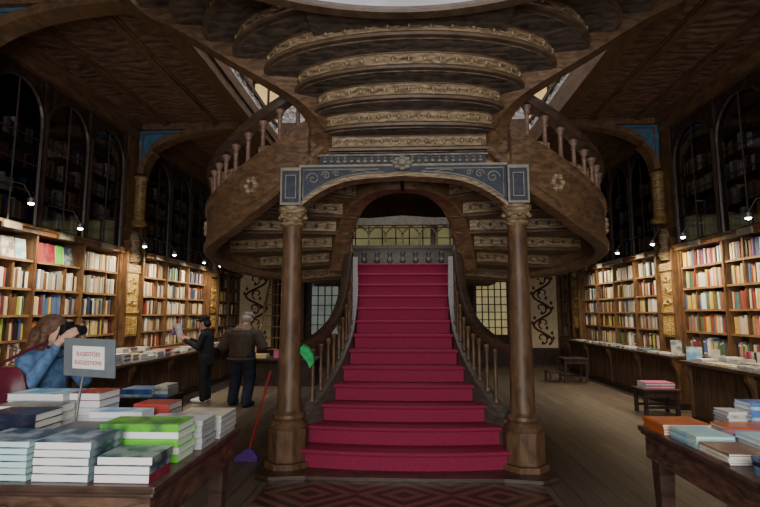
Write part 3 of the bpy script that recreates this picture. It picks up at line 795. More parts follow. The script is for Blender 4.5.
# face-out picture books on top shelf of the near bookcase
def flat_book(name, label, w, d, t, cover, page, loc, rz=0, group=None, cat='book', tilt=None, spine='y-'):
    """lying book: w along x, d along y, t thick; root at its base. Spine on the +x side unless told otherwise."""
    key = (round(w,3), round(d,3), round(t,3), cover, page, spine)
    r = thing(name, label, cat, loc, rz, group)
    if tilt is not None: r.rotation_euler = tilt
    c = .0022
    if key not in _fb:
        m = MB()
        m.box(-w/2, w/2, -d/2, d/2, 0, c); m.box(-w/2, w/2, -d/2, d/2, t-c, t)
        if spine == 'x+': m.box(w/2-c, w/2, -d/2, d/2, c, t-c)
        elif spine == 'x-': m.box(-w/2, -w/2+c, -d/2, d/2, c, t-c)
        elif spine == 'y-': m.box(-w/2, w/2, -d/2, -d/2+c, c, t-c)
        else: m.box(-w/2, w/2, d/2-c, d/2, c, t-c)
        a = m.build('cover', M[cover], r, world=False)
        m = MB(); e = .004
        m.box(-w/2+(c if spine == 'x-' else e), w/2-(c if spine == 'x+' else e), -d/2+(c if spine == 'y-' else e), d/2-(c if spine == 'y+' else e), c, t-c)
        b = m.build('pages', M[page], r, world=False)
        _fb[key] = (a.data, b.data)
    else:
        for nm, me in zip(('cover','pages'), _fb[key]):
            o = bpy.data.objects.new(nm, me); C.objects.link(o); o.parent = r
    return r
_fb = {}
COV = dict(cv_navy=((.02,.035,.07),(.12,.2,.32)), cv_photo=((.03,.06,.1),(.25,.33,.38)), cv_teal=((.01,.06,.055),(.2,.25,.22)), cv_green=((.1,.42,.03),(.05,.14,.05)), cv_lime=((.13,.55,.05),(.16,.6,.06)),
  cv_black=((.012,.014,.03),(.03,.035,.08)), cv_beige=((.3,.25,.16),(.14,.12,.09)), cv_sky=((.2,.42,.6),(.6,.72,.75)), cv_blue=((.03,.12,.36),(.08,.22,.5)), cv_red=((.36,.04,.035),(.3,.05,.05)),
  cv_grey=((.06,.065,.07),(.09,.095,.1)), cv_mag=((.5,.5,.47),(.16,.18,.2)), cv_cream=((.6,.55,.42),(.45,.4,.3)), cv_orange=((.5,.13,.03),(.42,.09,.03)), cv_pinkstripe=((.55,.2,.32),(.28,.12,.4)),
  cv_aqua=((.28,.55,.62),(.5,.62,.45)), cv_brown=((.14,.08,.06),(.3,.2,.12)), cv_white=((.68,.67,.64),(.55,.54,.5)), cv_yellow=((.6,.5,.1),(.7,.62,.3)), cv_pink=((.5,.14,.24),(.4,.1,.2)), cv_maroon=((.2,.02,.04),(.3,.05,.07)), cv_purple=((.2,.08,.3),(.5,.4,.6)), cv_print=((.62,.6,.55),(.08,.08,.09)))
for i, (k, (a, b)) in enumerate(COV.items()): M[k] = cover_mat(k, a, b, 9, i)

yy = 5.95+.07
for i, (cv, desc, w, bay) in enumerate((('cv_yellow','yellow',.16,0),('cv_black','black',.3,0),('cv_print','white and black',.22,0),('cv_sky','pale blue',.2,0),('cv_red','dull red',.22,1),('cv_maroon','maroon',.22,1),('cv_lime','bright green',.16,1),('cv_photo','dark blue',.22,1),)):
    if i and bay != last: yy = 5.95+bay*1.1+.07
    last = bay
    b = flat_book('display_book', '%s cover facing out, %s along the top shelf behind the denim woman' % (desc, ordinal(i+1)), w, .29, .025, cv, 'paper', (XL-.10, yy+w/2, 2.362+.145+.008), group='picture books facing out on the top shelf', tilt=(PI/2-.12, 0, PI/2))
    yy += w+.025

# ================================================================ pilasters and ceiling arches
def pilaster(label, X, s, y0, y1, alabel, blue=True):
    ym = (y0+y1)/2; w = (y1-y0)/2
    t = thing('pilaster', label, 'pilaster', (X, ym, 0))
    def bx(m, d0, d1, ya, yb, za, zb):
        xa, xb = X-s*d0, X-s*d1; m.box(min(xa,xb), max(xa,xb), ya, yb, za, zb); return m
    m = bx(MB(), -.02, .3, y0, y1, 0, 5.1); bx(m, -.1, .0, y0, y1, 0, .9); m.build('shaft', M['case_wood'], t)
    m = bx(MB(), -.12, -.02, y0+.02, y0+.08, .9, 3.0); bx(m, -.12, -.02, y1-.08, y1-.02, .9, 3.0); m.build('fillet', M['case_wood'], t)
    m = bx(MB(), -.06, -.02, y0+.1, y1-.1, 1.15, 2.55); bx(m, -.085, -.02, y0+.1, y1-.1, 2.4, 2.55); bx(m, -.085, -.02, y0+.1, y1-.1, 1.6, 1.66)
    # scrolling relief
    for j in range(3):
        zc = 1.78+j*.22; a0 = 1 if j % 2 else -1
        m.tube([(X+s*.075, ym+a0*(.1-.012*q)*cos(q*.6), zc+(.1-.012*q)*sin(q*.6)) for q in range(8)], .022, 5, up=Vector((1,0,0)))
        m.lathe([(0,-.05),(.04,0),(0,.05)], (X+s*.07, ym-a0*.11, zc), 6)
    for q in range(5):
        m.box(min(X+s*.06,X+s*.09), max(X+s*.06,X+s*.09), y0+.11+q*(2*w-.22)/5, y0+.11+(q+.6)*(2*w-.22)/5, 1.2, 1.5)
    m.build('carved_panel', M['gilt_carved'], t)
    m = MB(); m.lathe([(0,0),(.12,.02),(.16,.12),(.1,.3),(.13,.42),(.1,.55),(.06,.62),(0,.66)], (X+s*.04, ym, 2.58), 10); m.build('carved_figure', M['stair_carved'], t, smooth=True)
    m = MB(); m.lathe([(.1,3.3),(.17,3.36),(.13,3.42),(.11,3.46),(.11,4.25),(.15,4.3),(.12,4.34)], (X+s*.12, ym, 0), 12); m.build('half_column', M['gilt_dim'], t, smooth=True)
    # ceiling arch
    a = thing('ceiling_arch', alabel, 'arch', (X, ym, 4.3))
    xa, xb = X+s*.1, s*-3.12; zlo, zhi = 4.36, 5.28
    cxs = []
    for j in range(25):
        q = j/24*PI/2; cxs.append((xb+(xa-xb)*cos(q)**.9 if j < 24 else xb, zlo+(zhi-zlo)*sin(q)**.9))
    m = MB(); m.loft([[(x, ym-.13, z-.0), (x, ym+.13, z-.0), (x+s*-.0, ym+.13, z+.12), (x, ym-.13, z+.12)] if abs(x-xa) > .25 else [(x+s*.12, ym-.13, z), (x+s*.12, ym+.13, z), (x, ym+.13, z+.03), (x, ym-.13, z+.03)] for x, z in cxs]); m.build('arch_rib', M['beam'], a)
    cut = [(x, z) for x, z in cxs if abs(x-xa) < 1.0]
    poly = [(xa-s*.05, 5.3)]+[(x-s*0, z+.05) for x, z in cut]+[(cut[-1][0], 5.3)]
    m = MB(); m.plate_xz(poly, ym-.06, ym+.06); sp = m.build('spandrel', M['blue_bright'], a)
    rest_ = [(x, z) for x, z in cxs if abs(x-xa) >= .98]
    poly = [(rest_[0][0], 5.3)]+[(x, z+.05) for x, z in rest_]+[(xb, 5.34)]
    m = MB(); m.plate_xz(poly, ym-.07, ym+.07); m.box(min(xa,xb), max(xa,xb), ym-.14, ym+.14, 5.28, 5.4); m.build('cross_beam', M['beam'], a)
    m = MB(); p0 = cut[0]
    m.tube([(xa+s*.05, ym-.07, 5.22), (xa+s*.05, ym-.07, 4.6), (xa+s*.3, ym-.07, 4.95), (cut[-1][0], ym-.07, 5.22), (xa+s*.05, ym-.07, 5.22)], .015, 5); m.build('spandrel_moulding', M['beam'], sp)
pilaster('carved pilaster beside the frame edge nearest the woman in denim', XL, 1, 5.15, 5.9, 'ceiling arch cut off by the top corner above the denim woman')
pilaster('gilded carved pilaster between the two lit bookcases behind the denim woman', XL, 1, 9.3, 10.0, 'blue cornered ceiling arch springing above the two lit bookcases behind the denim woman')
pilaster('slim gilded pilaster beyond the reading woman near the scroll panel', XL, 1, 13.5, 14.25, 'dark ceiling arch over the aisle beyond the reading woman')
pilaster('carved pilaster outside the bright bookcase over the pale counter', XR, -1, 4.8, 5.55, 'ceiling arch cut off by the top corner above the bright bookcase')
pilaster('bright yellow-gilded carved pilaster between bright bookcase and wide bookcase', XR, -1, 9.43, 10.12, 'blue cornered ceiling arch springing above the bright yellow-gilded pilaster')
pilaster('far gilded pilaster between wide bookcase and far narrow bookcase', XR, -1, 14.48, 15.15, 'dark ceiling arch over the aisle beside the far gilded pilaster')

# ================================================================ back wall
def vine_panel(label, x0, x1, z0, z1):
    t = thing('scroll_panel', label, 'panel', ((x0+x1)/2, YB-.06, z0))
    m = MB(); m.box(x0, x1, YB-.06, YB-.01, z0, z1); m.build('board', M['panel_cream'], t)
    m = MB(); m.box(x0-.1, x0, YB-.1, YB-.01, z0-.1, z1+.1); m.box(x1, x1+.1, YB-.1, YB-.01, z0-.1, z1+.1); m.build('frame', M['case_wood'], t)
    m = MB(); xm = (x0+x1)/2; a = (x1-x0)*.3; per = .95; y = YB-.068
    m.tube([(xm+a*sin((z-z0)/per*2*PI), y, z) for z in [z0+.1+(z1-z0-.2)*i/60 for i in range(61)]], .034, 6, up=Vector((0,1,0)))
    k = 0; z = z0+.3
    while z < z1-.25:
        sg = 1 if k % 2 == 0 else -1; c = (xm-sg*a*.15, z)
        m.tube([(c[0]+sg*(.2-.016*q)*cos(q*.55-1.2), y-.004, c[1]+(.2-.016*q)*sin(q*.55-1.2)) for q in range(11)], .024, 5, up=Vector((0,1,0)))
        for q in range(4):
            an = q*1.5; px, pz = xm+sg*a*1.15*cos(an*.4)+.02*q, z+.16*sin(an)
            px = max(x0+.07, min(x1-.07, px))
            m.add([(px, y, pz+.09), (px+.055, y, pz), (px, y, pz-.06), (px-.055, y, pz)], [(0,1,2,3)])
        z += per/2; k += 1
    m.build('vine', M['panel_vine'], t)
vine_panel('cream panel with dark scrolling vine behind the man in grey cap', -5.4, -4.3, .5, 3.2)
vine_panel('cream panel with dark scrolling vine between staircase column and far bookcase', 3.98, 4.92, .5, 3.2)
mb = MB(); mb.box(-6, 5.7, YB-.12, YB-.001, 0, .42); struct(mb, 'baseboard_back', M['dark_wood'])
def leaded(nm, label, x0, x1, z0, z1, mat, nx, nz):
    t = thing(nm, label, 'window', ((x0+x1)/2, YB-.05, z0))
    m = MB(); m.box(x0, x1, YB-.05, YB-.02, z0, z1); m.build('glazing', mat, t)
    m = MB()
    for i in range(nx+1): m.box(x0+(x1-x0)*i/nx-.018, x0+(x1-x0)*i/nx+.018, YB-.08, YB-.051, z0, z1)
    for i in range(nz+1): m.box(x0, x1, YB-.078, YB-.051, z0+(z1-z0)*i/nz-.014, z0+(z1-z0)*i/nz+.014)
    m.box(x0-.1, x0, YB-.1, YB-.01, z0-.1, z1+.1); m.box(x1, x1+.1, YB-.1, YB-.01, z0-.1, z1+.1); m.build('lattice', M['dark_wood'], t)
leaded('leaded_window', 'amber lit leaded window on back wall high behind the tracery screen', -2.0, 2.0, 3.7, 4.75, M['amber'], 9, 3)
leaded('leaded_window', 'warm lit leaded window seen between crimson stairs and far column', 2.35, 3.35, .9, 2.6, emit_mat('warm_pane', (.42,.35,.17), .55), 5, 7)
leaded('leaded_window', 'cool bright leaded window glimpsed between far column side and handrail', -3.0, -2.1, .9, 2.8, emit_mat('cool_pane', (.3,.35,.32), .3), 4, 6)
# dark glazed case beside it
t = thing('display_cabinet', 'dark glass fronted cabinet on back wall behind the wooden ladder', 'cabinet', (-3.65, YB-.2, 0))
m = MB(); m.box(-4.1, -3.2, YB-.3, YB-.02, 0, .1); m.box(-4.1, -4.02, YB-.3, YB-.02, .1, 3.1); m.box(-3.28, -3.2, YB-.3, YB-.02, .1, 3.1); m.box(-4.1, -3.2, YB-.3, YB-.02, 3.1, 3.2); m.build('carcass', M['case_wood'], t)
for z in (.6, 1.1, 1.6, 2.1, 2.6): m = MB(); m.box(-4.02, -3.28, YB-.28, YB-.02, z-.02, z); m.build('shelf', M['shelf_wood'], t)
m = MB(); m.box(-4.02, -3.28, YB-.3, YB-.29, .1, 3.1); m.build('glass_door', M['glass'], t)

# ================================================================ counters
def counter(label, x0, x1, y0, y1, h, s, top='counter_top'):
    """x0 = front edge; s=+1 when the front faces +x"""
    t = thing('display_counter', label, 'counter', (x0, (y0+y1)/2, 0))
    xa, xb = min(x0,x1), max(x0,x1)
    m = MB(); m.box(xa-(0 if s > 0 else .03), xb+(.03 if s > 0 else 0), y0-.02, y1+.02, h-.045, h); m.build('worktop', M[top], t, bevel=.006)
    f = x0-s*.12
    m = MB(); m.box(min(f,x1), max(f,x1), y0, y1, .1, h-.046); m.build('body', M['counter_wood'], t)
    m = MB(); m.box(min(f+s*.02,x1), max(f+s*.02,x1), y0, y1, 0, .1); m.build('plinth', M['dark_wood'], t)
    m = MB(); n = max(3, int((y1-y0)/.16))
    for i in range(n):
        ya = y0+(y1-y0)*i/n; m.box(min(f,f+s*.018), max(f,f+s*.018), ya+.008, ya+(y1-y0)/n-.008, .12, h-.1)
    m.box(min(f,f+s*.05), max(f,f+s*.05), y0, y1, h-.1, h-.046); m.build('plank_panel', M['counter_wood'], t)
    n = max(2, int((y1-y0)/1.3))
    for i in range(n+1):
        y = lerp(y0+.04, y1-.04, i/n); m = MB()
        m.loft([[(f, y-.035, z), (f+s*d, y-.035, z), (f+s*d, y+.035, z), (f, y+.035, z)] for z, d in ((.1,.03),(h-.36,.03),(h-.22,.06),(h-.12,.12),(h-.046,.12))]); m.build('bracket', M['case_wood'], t)
    return t
counter('long dark display counter of pale books behind the denim woman', -4.1, XL+.15, 5.0, 9.0, .85, 1)
counter('dark display counter beyond the woman reading the leaflet', -4.15, XL+.15, 9.1, 13.0, .85, 1)
counter('display counter crowded with pale books under the bright bookcase', 4.15, XR-.15, 5.0, 7.8, .9, -1)
counter('long dark display counter spread with flat magazines', 4.5, XR-.15, 8.75, 14.3, .88, -1)
t = thing('low_counter', 'low dark counter with yellow and pink items behind the man', 'counter', (-2.8, 11.4, 0))
m = MB(); m.box(-3.7, -1.9, 11.1, 11.75, .56, .6); m.build('worktop', M['counter_top'], t)
m = MB(); m.box(-3.66, -1.94, 11.16, 11.72, 0, .56); m.build('body', M['dark_wood'], t)

# ================================================================ the two tables
def table(label, x0, x1, y0, y1, h, legw=.1):
    t = thing('display_table', label, 'table', ((x0+x1)/2, (y0+y1)/2, 0))
    m = MB(); m.box(x0, x1, y0, y1, h-.035, h); m.box(x0+.012, x1-.012, y0+.012, y1-.012, h-.055, h-.034); m.build('table_top', M['table_wood'], t, bevel=.008)
    g = .035
    for nm, b in (('apron',(x0+g, x1-g, y0+g, y0+g+.025)), ('apron',(x0+g, x1-g, y1-g-.025, y1-g)), ('apron',(x0+g, x0+g+.025, y0+g+.026, y1-g-.026)), ('apron',(x1-g-.025, x1-g, y0+g+.026, y1-g-.026))):
        m = MB(); m.box(*b, h-.21, h-.055); a = m.build(nm, M['table_carved'], t)
        if b[2] == y0+g:
            m = MB(); k = 6
            for i in range(k):
                c = x0+.2+(x1-x0-.4)*i/(k-1)
                m.tube([(c+.09*cos(q*.42)*(1-q*.03), y0+g-.004, h-.16+.06*sin(q*.42)*(1-q*.03)) for q in range(14)], .008, 5, up=Vector((0,1,0)))
            m.build('carving', M['table_carved'], a, smooth=True)
    for sx in (x0+.06, x1-.06-legw):
        for sy in (y0+.06, y1-.06-legw):
            m = MB(); c = (sx+legw/2, sy+legw/2); w = legw/2
            m.loft([[(c[0]-r, c[1]-r, z), (c[0]+r, c[1]-r, z), (c[0]+r, c[1]+r, z), (c[0]-r, c[1]+r, z)] for z, r in ((0,w*.85),(.05,w*.95),(.08,w*.75),(h-.3,w),(h-.21,w*1.05),(h-.056,w*1.05))]); m.build('leg', M['table_wood'], t)
    return t
table('dark carved table piled with books in front of the woman in denim', -2.95, -1.15, 2.37, 3.6, .8)
table('dark table with orange and pale blue books beside the open floor', 1.68, 2.95, 2.15, 3.8, .8)

CN = dict(cv_navy='navy', cv_photo='slate blue', cv_teal='teal', cv_green='lime green', cv_lime='lime green', cv_black='black', cv_beige='beige', cv_sky='pale blue', cv_blue='blue', cv_red='red', cv_grey='dark grey', cv_mag='grey', cv_cream='cream', cv_orange='orange', cv_pinkstripe='striped', cv_aqua='aqua', cv_brown='brown', cv_white='white', cv_yellow='yellow', cv_pink='pink', cv_maroon='maroon', cv_purple='lilac', cv_print='printed')
def stack(x0, x1, y0, y1, z, n, h, covers, page, where, spine='x+', group=None, jit=.006, seed=1, name='stacked_book'):
    r = random.Random(seed); t = h/n
    for i in range(n):
        cv = covers[(n-1-i) % len(covers)] if isinstance(covers, (list, tuple)) else covers
        sp = spine[(n-1-i) % len(spine)] if isinstance(spine, (list, tuple)) else spine
        k = n-i
        lab = '%s book, %s' % (CN[cv], ('alone, ' if n == 1 else 'topmost in pile ' if k == 1 else ordinal(k)+' from top in pile ')+where)
        flat_book(name, lab, x1-x0-2*jit, y1-y0-2*jit, t-.0008, cv, page, ((x0+x1)/2+r.uniform(-jit,jit)*.8, (y0+y1)/2+r.uniform(-jit,jit)*.8, z+.0006+i*t), r.uniform(-.012,.012), group=group or 'books stacked '+where, spine=sp)
# table by the denim woman
T = .8
stack(-2.12,-1.80,2.41,2.70,T,6,.185,['cv_photo'],'paper_c','with cyan page edges cut by the frame', 'y+', seed=2)
stack(-1.785,-1.49,2.41,2.70,T,5,.185,['cv_photo'],'paper_w','of white page edges, front row middle', 'x+', seed=3)
stack(-1.475,-1.19,2.41,2.64,T,3,.12,['cv_teal','cv_photo','cv_maroon'],'paper_w','at the front table corner','x+', seed=4)
stack(-1.66,-1.21,2.74,2.96,T,5,.2,['cv_green','cv_lime','cv_lime','cv_lime','cv_lime'],'paper_w','of lime green spines',['y-','y+','y-','y+','y-'], seed=5)
stack(-1.95,-1.69,2.74,2.98,T,4,.165,['cv_grey','cv_grey','cv_brown','cv_navy'],'paper_g','beside the lime green stack','y-', seed=6)
stack(-2.36,-2.03,2.76,3.0,T,6,.24,['cv_black','cv_black','cv_black','cv_white','cv_black','cv_navy'],'paper','of black spines under the sign','y-', seed=7)
stack(-2.52,-2.1,3.03,3.22,T,5,.235,['cv_beige','cv_cream','cv_white','cv_beige','cv_white'],'paper_w','with a beige top near the bag','y+', seed=8)
stack(-2.62,-2.22,3.27,3.54,T,6,.27,['cv_sky','cv_white','cv_cream','cv_white','cv_cream','cv_brown'],'paper_w','against the denim jacket','y+', seed=9)
stack(-2.19,-1.97,3.25,3.5,T,6,.28,['cv_red','cv_blue','cv_sky','cv_white','cv_blue','cv_white'],'paper_w','with red and blue covers behind sign pole','y+', seed=10)
stack(-1.93,-1.58,3.06,3.22,T,5,.2,['cv_sky','cv_white','cv_white','cv_cream','cv_white'],'paper_w','of white books between sign pole and limes','y+', seed=11)
stack(-1.76,-1.51,3.27,3.48,T,5,.21,['cv_red','cv_red','cv_red','cv_red','cv_red'],'paper_g','of red books at the back','y-', seed=12)
stack(-1.56,-1.18,3.0,3.23,T,5,.165,['cv_mag','cv_photo','cv_mag','cv_photo','cv_mag'],'paper_g','of magazines behind the lime green ones','x-', seed=13)
stack(-1.5,-1.165,3.26,3.57,T,4,.14,['cv_cream','cv_mag','cv_mag','cv_mag'],'paper_g','at the corner over the table leg','x-', seed=14)
# table by the open floor
stack(1.70,2.03,3.48,3.77,T,4,.07,['cv_orange']*4,'paper','at the open-floor corner','x-', seed=20)
stack(2.05,2.4,3.4,3.58,T,4,.075,['cv_orange','cv_pinkstripe','cv_cream','cv_orange'],'paper_w','of orange and striped books','y-', seed=21)
stack(1.99,2.37,3.24,3.38,T,3,.07,['cv_pinkstripe','cv_purple','cv_cream'],'paper_w','of lilac books before the orange ones','y-', seed=22)
stack(1.72,1.96,3.14,3.44,T,4,.075,['cv_aqua','cv_sky','cv_aqua','cv_sky'],'paper_c','of aqua books at the table edge','x-', seed=23)
stack(1.99,2.55,2.97,3.22,T,3,.09,['cv_aqua','cv_sky','cv_navy'],'paper_w','under a large pale pictorial cover','y-', seed=24)
stack(1.71,1.95,2.82,3.1,T,5,.06,['cv_brown','cv_white','cv_cream','cv_white','cv_brown'],'paper_w','of thin brown booklets at table edge','x-', seed=25)
stack(1.98,2.42,2.72,2.95,T,3,.06,['cv_aqua','cv_brown','cv_green'],'paper','with brown and aqua covers','y-', seed=26)
stack(1.74,2.05,2.44,2.7,T,4,.09,['cv_navy','cv_black','cv_navy','cv_navy'],'paper_g','of dark books near the frame edge','x-', seed=27)
stack(2.2,2.335,3.61,3.79,T,6,.13,['cv_white','cv_mag','cv_white','cv_mag','cv_white','cv_mag'],'paper_g','of grey spines beside the blue stack','y-', seed=28)
stack(2.35,2.68,3.6,3.79,T,8,.19,['cv_blue','cv_sky','cv_blue','cv_blue','cv_sky','cv_blue','cv_blue','cv_sky'],'paper_w','of blue spines at the frame edge','y-', seed=29)

# stools
def stool(label, x0, x1, y0, y1, h, two=False):
    t = thing('wooden_stool' if not two else 'step_stool', label, 'stool', ((x0+x1)/2, (y0+y1)/2, 0))
    m = MB(); m.box(x0-.02, x1+.02, y0-.02, y1+.02, h-.035, h); m.build('seat', M['dark_wood'], t, bevel=.006)
    for x in (x0, x1-.05):
        for y in (y0, y1-.05): m = MB(); m.box(x, x+.05, y, y+.05, 0, h-.036); m.build('leg', M['dark_wood'], t)
    for b in ((y0+.01, y0+.035, .1, .14), (y1-.035, y1-.01, .1, .14), (y0+.005, y0+.03, h-.13, h-.037)):
        m = MB(); m.box(x0+.05, x1-.05, *b); m.build('rail', M['dark_wood'], t)
    if two:
        m = MB(); m.box(x0-.36, x0-.0, y0, y1, h*.45-.03, h*.45); m.build('lower_step', M['dark_wood'], t)
        for y in (y0, y1-.04): m = MB(); m.box(x0-.34, x0-.3, y, y+.04, 0, h*.45-.03); m.build('front_leg', M['dark_wood'], t)
    return t
stool('low dark wooden stool carrying pink books by the long counter', 3.8, 4.34, 8.28, 8.66, .4)
stack(3.84,4.3,8.3,8.62,.4,5,.1,['cv_pink','cv_white','cv_pink','cv_white','cv_pink'],'paper_w','on the low stool by the long counter','y-', seed=40)
stool('dark two-tier step stool standing on the far floor beyond the staircase column', 3.72, 4.25, 11.95, 12.4, .56, True)
stool('low dark stool carrying bright blue books behind the piled table', -3.35, -2.75, 5.85, 6.3, .62)
stack(-3.33,-2.95,5.88,6.2,.62,3,.09,['cv_blue','cv_blue','cv_sky'],'paper_w','on the stool behind the piled table','y-', seed=41)
stack(-2.93,-2.76,5.9,6.2,.62,4,.13,['cv_white','cv_mag','cv_white','cv_blue'],'paper_g','beside the blue ones on the stool','y-', seed=42)

# counter books: one seed per counter, walked along it
def counter_books(x0, x1, y0, y1, z, where, pal, seed, nmin=1, nmax=4, rows=2, s=1):
    r = random.Random(seed); y = y0; i = 0
    while y < y1-.15:
        d = r.uniform(.17,.24)
        for q in range(rows):
            i += 1; w = min(.3, abs(x1-x0)/rows-.03)
            xa = min(x0,x1)+q*abs(x1-x0)/rows+.01
            n = r.randint(nmin, nmax); covs = [r.choice(pal) for _ in range(n)]
            stack(xa, xa+w, y, y+d, z, n, n*r.uniform(.018,.03), covs, r.choice(['paper','paper_w','paper_g']), '%s along %s' % (ordinal(i), where), 'x+' if s > 0 and r.random() < .6 else 'x-' if r.random() < .6 else 'y-', group='books lying on '+where, seed=seed*100+i, name='counter_book')
        y += d+r.uniform(.015,.06)
P1 = ['cv_white','cv_cream','cv_white','cv_print','cv_cream','cv_red','cv_sky','cv_mag','cv_brown','cv_beige']
P2 = ['cv_cream','cv_white','cv_yellow','cv_cream','cv_print','cv_white','cv_mag']
P3 = ['cv_mag','cv_photo','cv_sky','cv_white','cv_mag','cv_navy','cv_print']
counter_books(-4.42,-4.13,5.9,8.85,.85,'the pale counter past the sign',P1,51,2,5,1)
counter_books(-4.75,-4.46,6.5,8.85,.85,'the wall row past the sign',P1,52,3,7,1)
counter_books(-4.5,-4.18,9.2,12.6,.85,'the counter past the reading woman',P1,53,1,4,1)
counter_books(4.18,4.45,5.9,7.7,.9,'the front of the pale counter',P2,54,1,2,1,-1)
counter_books(4.5,4.78,5.9,7.7,.9,'the rear of the pale counter',P2,55,1,4,1,-1)
counter_books(4.52,4.82,8.9,14.1,.88,'the counter of flat magazines',P3,56,1,2,1,-1)
# upright books on the counters
def upright_book(label, x, y, z, w, h, cov, face):
    """face: world angle of the cover's normal"""
    b = flat_book('standing_book', label, w, h, .022, cov, 'paper_w', (x, y, z+.5*h*cos(.1)+.003))
    b.rotation_euler = Euler((PI/2-.1, 0, face+PI/2)); return b
upright_book('pale blue and white card-like book standing at the pale counter end', 4.3, 7.72, .9, .2, .2, 'cv_sky', -2.3)
upright_book('small cream book standing beside the pale blue one', 4.62, 7.74, .9, .11, .16, 'cv_cream', -2.2)
upright_book('greenish white book standing at the near end of the magazine counter', 4.62, 8.82, .88, .16, .26, 'cv_mag', -1.8)
upright_book('white and red book standing on the pale counter beside the sign', -4.3, 5.75, .85, .16, .22, 'cv_red', -1.0)
for i in range(9):
    flat_book('row_book', '%s spine, %s in the short row on the pale counter' % (CN[['cv_pink','cv_red','cv_pink','cv_cream','cv_black','cv_white','cv_yellow','cv_lime','cv_mag'][i]], ordinal(i+1)), .12, .16, .045, ['cv_pink','cv_red','cv_pink','cv_cream','cv_black','cv_white','cv_yellow','cv_lime','cv_mag'][i], 'paper', (4.88, 7.42-i*.05, .9+.08+.001), group='short row of small books on the pale counter', tilt=(PI/2, 0, 0), spine='x-')
stack(-3.35,-3.05,11.2,11.5,.6,3,.08,['cv_yellow','cv_cream','cv_yellow'],'paper','of yellow books on the low counter','y-', seed=60)
stack(-3.66,-3.38,11.2,11.5,.6,3,.07,['cv_white','cv_cream','cv_white'],'paper','of white books behind the man','y-', seed=61)
upright_book('bright pink card standing on the low counter behind the man', -2.75, 11.3, .6, .3, .17, 'cv_pink', -PI/2)

# ================================================================ sign
t = thing('suggestions_sign', 'grey sign on a thin stand reading suggestions in red, among the stacked books', 'sign', (-1.99, 3.03, .8))
m = MB(); m.box(-.06,.06,-.02,.02,0,.01); m.build('foot', M['black'], t, world=False)
m = MB(); m.tube([(0,0,.01),(.02,0,.25),(.045,-.005,.43)], .008, 8); m.build('pole', M['metal'], t, world=False)
m = MB(); m.box(-.19,.19,-.008,.008,-.115,.115); bd = m.build('board', M['sign_grey'], t, world=False, bevel=.004)
bd.location = (.085,-.02,.53); bd.rotation_euler = (.08, .02, -.22)
m = MB(); m.box(-.118,.118,-.0105,-.0082,-.066,.07); pp = m.build('paper', M['sign_paper'], bd, world=False)
for txt, z in (('SUGESTÕES', .022), ('SUGGESTIONS', -.03)):
    cu = bpy.data.curves.new('lettering', 'FONT'); cu.body = txt; cu.size = .034; cu.align_x = 'CENTER'; cu.align_y = 'CENTER'; cu.extrude = .0004; cu.offset = .0006; cu.space_character = 1.08
    cu.materials.append(M['sign_red'])
    tmp = bpy.data.objects.new('tmp', cu); C.objects.link(tmp); dg = bpy.context.evaluated_depsgraph_get(); me = bpy.data.meshes.new_from_object(tmp.evaluated_get(dg)); bpy.data.objects.remove(tmp)
    o = bpy.data.objects.new('lettering', me); C.objects.link(o); o.parent = bd; o.location = (0, -.0118, z); o.rotation_euler = (PI/2, 0, 0)
    o.scale = (.95 if z > 0 else .87, 1, 1)

# ================================================================ spotlights above the bookcases
def spot(label, x, y, z, s, power=55, col=(1,.8,.5)):
    t = thing('shelf_spotlight', label, 'spotlight', (x, y, z))
    m = MB(); xw = XL if s > 0 else XR
    m.tube([(x, y, z+.03), (x-s*.12, y, z+.22), (xw+s*.02, y, z+.33)], .008, 6); m.build('arm', M['metal'], t)
    m = MB(); m.lathe([(.02,.05),(.045,.03),(.05,-.03),(.046,-.035),(.0,-.035)], (x, y, z), 12); m.build('lamp_head', M['metal'], t, smooth=True)
    m = MB(); m.lathe([(0,-.062),(.03,-.05),(.036,-.036),(0,-.036)], (x, y, z), 10); m.build('bulb', M['bulb'], t, smooth=True)
    l = bpy.data.lights.new('spot', 'SPOT'); l.energy = power; l.color = col; l.spot_size = math.radians(150); l.spot_blend = .6; l.shadow_soft_size = .06
    lo = bpy.data.objects.new('spot', l); C.objects.link(lo); lo.location = (x, y, z-.08)
    tgt = Vector((xw, y, 1.3)); lo.rotation_euler = (tgt-lo.location).to_track_quat('-Z','Y').to_euler()
for lab, y, z in (('small spotlight on an arm at the frame edge over the nearest cream spines', 6.2, 3.06), ('bright spotlight over the top shelf above the denim woman', 7.22, 2.9), ('brilliant spotlight beside the gilded pilaster above the denim woman', 9.12, 2.88),
                  ('spotlight over the reading woman, nearest the gilded pilaster', 10.35, 2.86), ('spotlight over the middle of the bookcase behind the reading woman', 11.95, 2.86), ('farthest spotlight over the bookcase by the slim pilaster', 13.05, 2.88)):
    spot(lab, -4.85, y, z, 1, 95)
for lab, y, z in (('spotlight over the bright bookcase of yellow and red spines', 6.7, 2.88), ('spotlight over the bright bookcase beside the yellow-gilded pilaster', 8.25, 2.86), ('spotlight right before the yellow-gilded pilaster', 9.25, 2.88),
                  ('spotlight above the wide bookcase of the magazine counter', 10.75, 2.9), ('farthest spotlight above the wide bookcase', 12.85, 2.9)):
    spot(lab, 4.55, y, z, -1, 95)

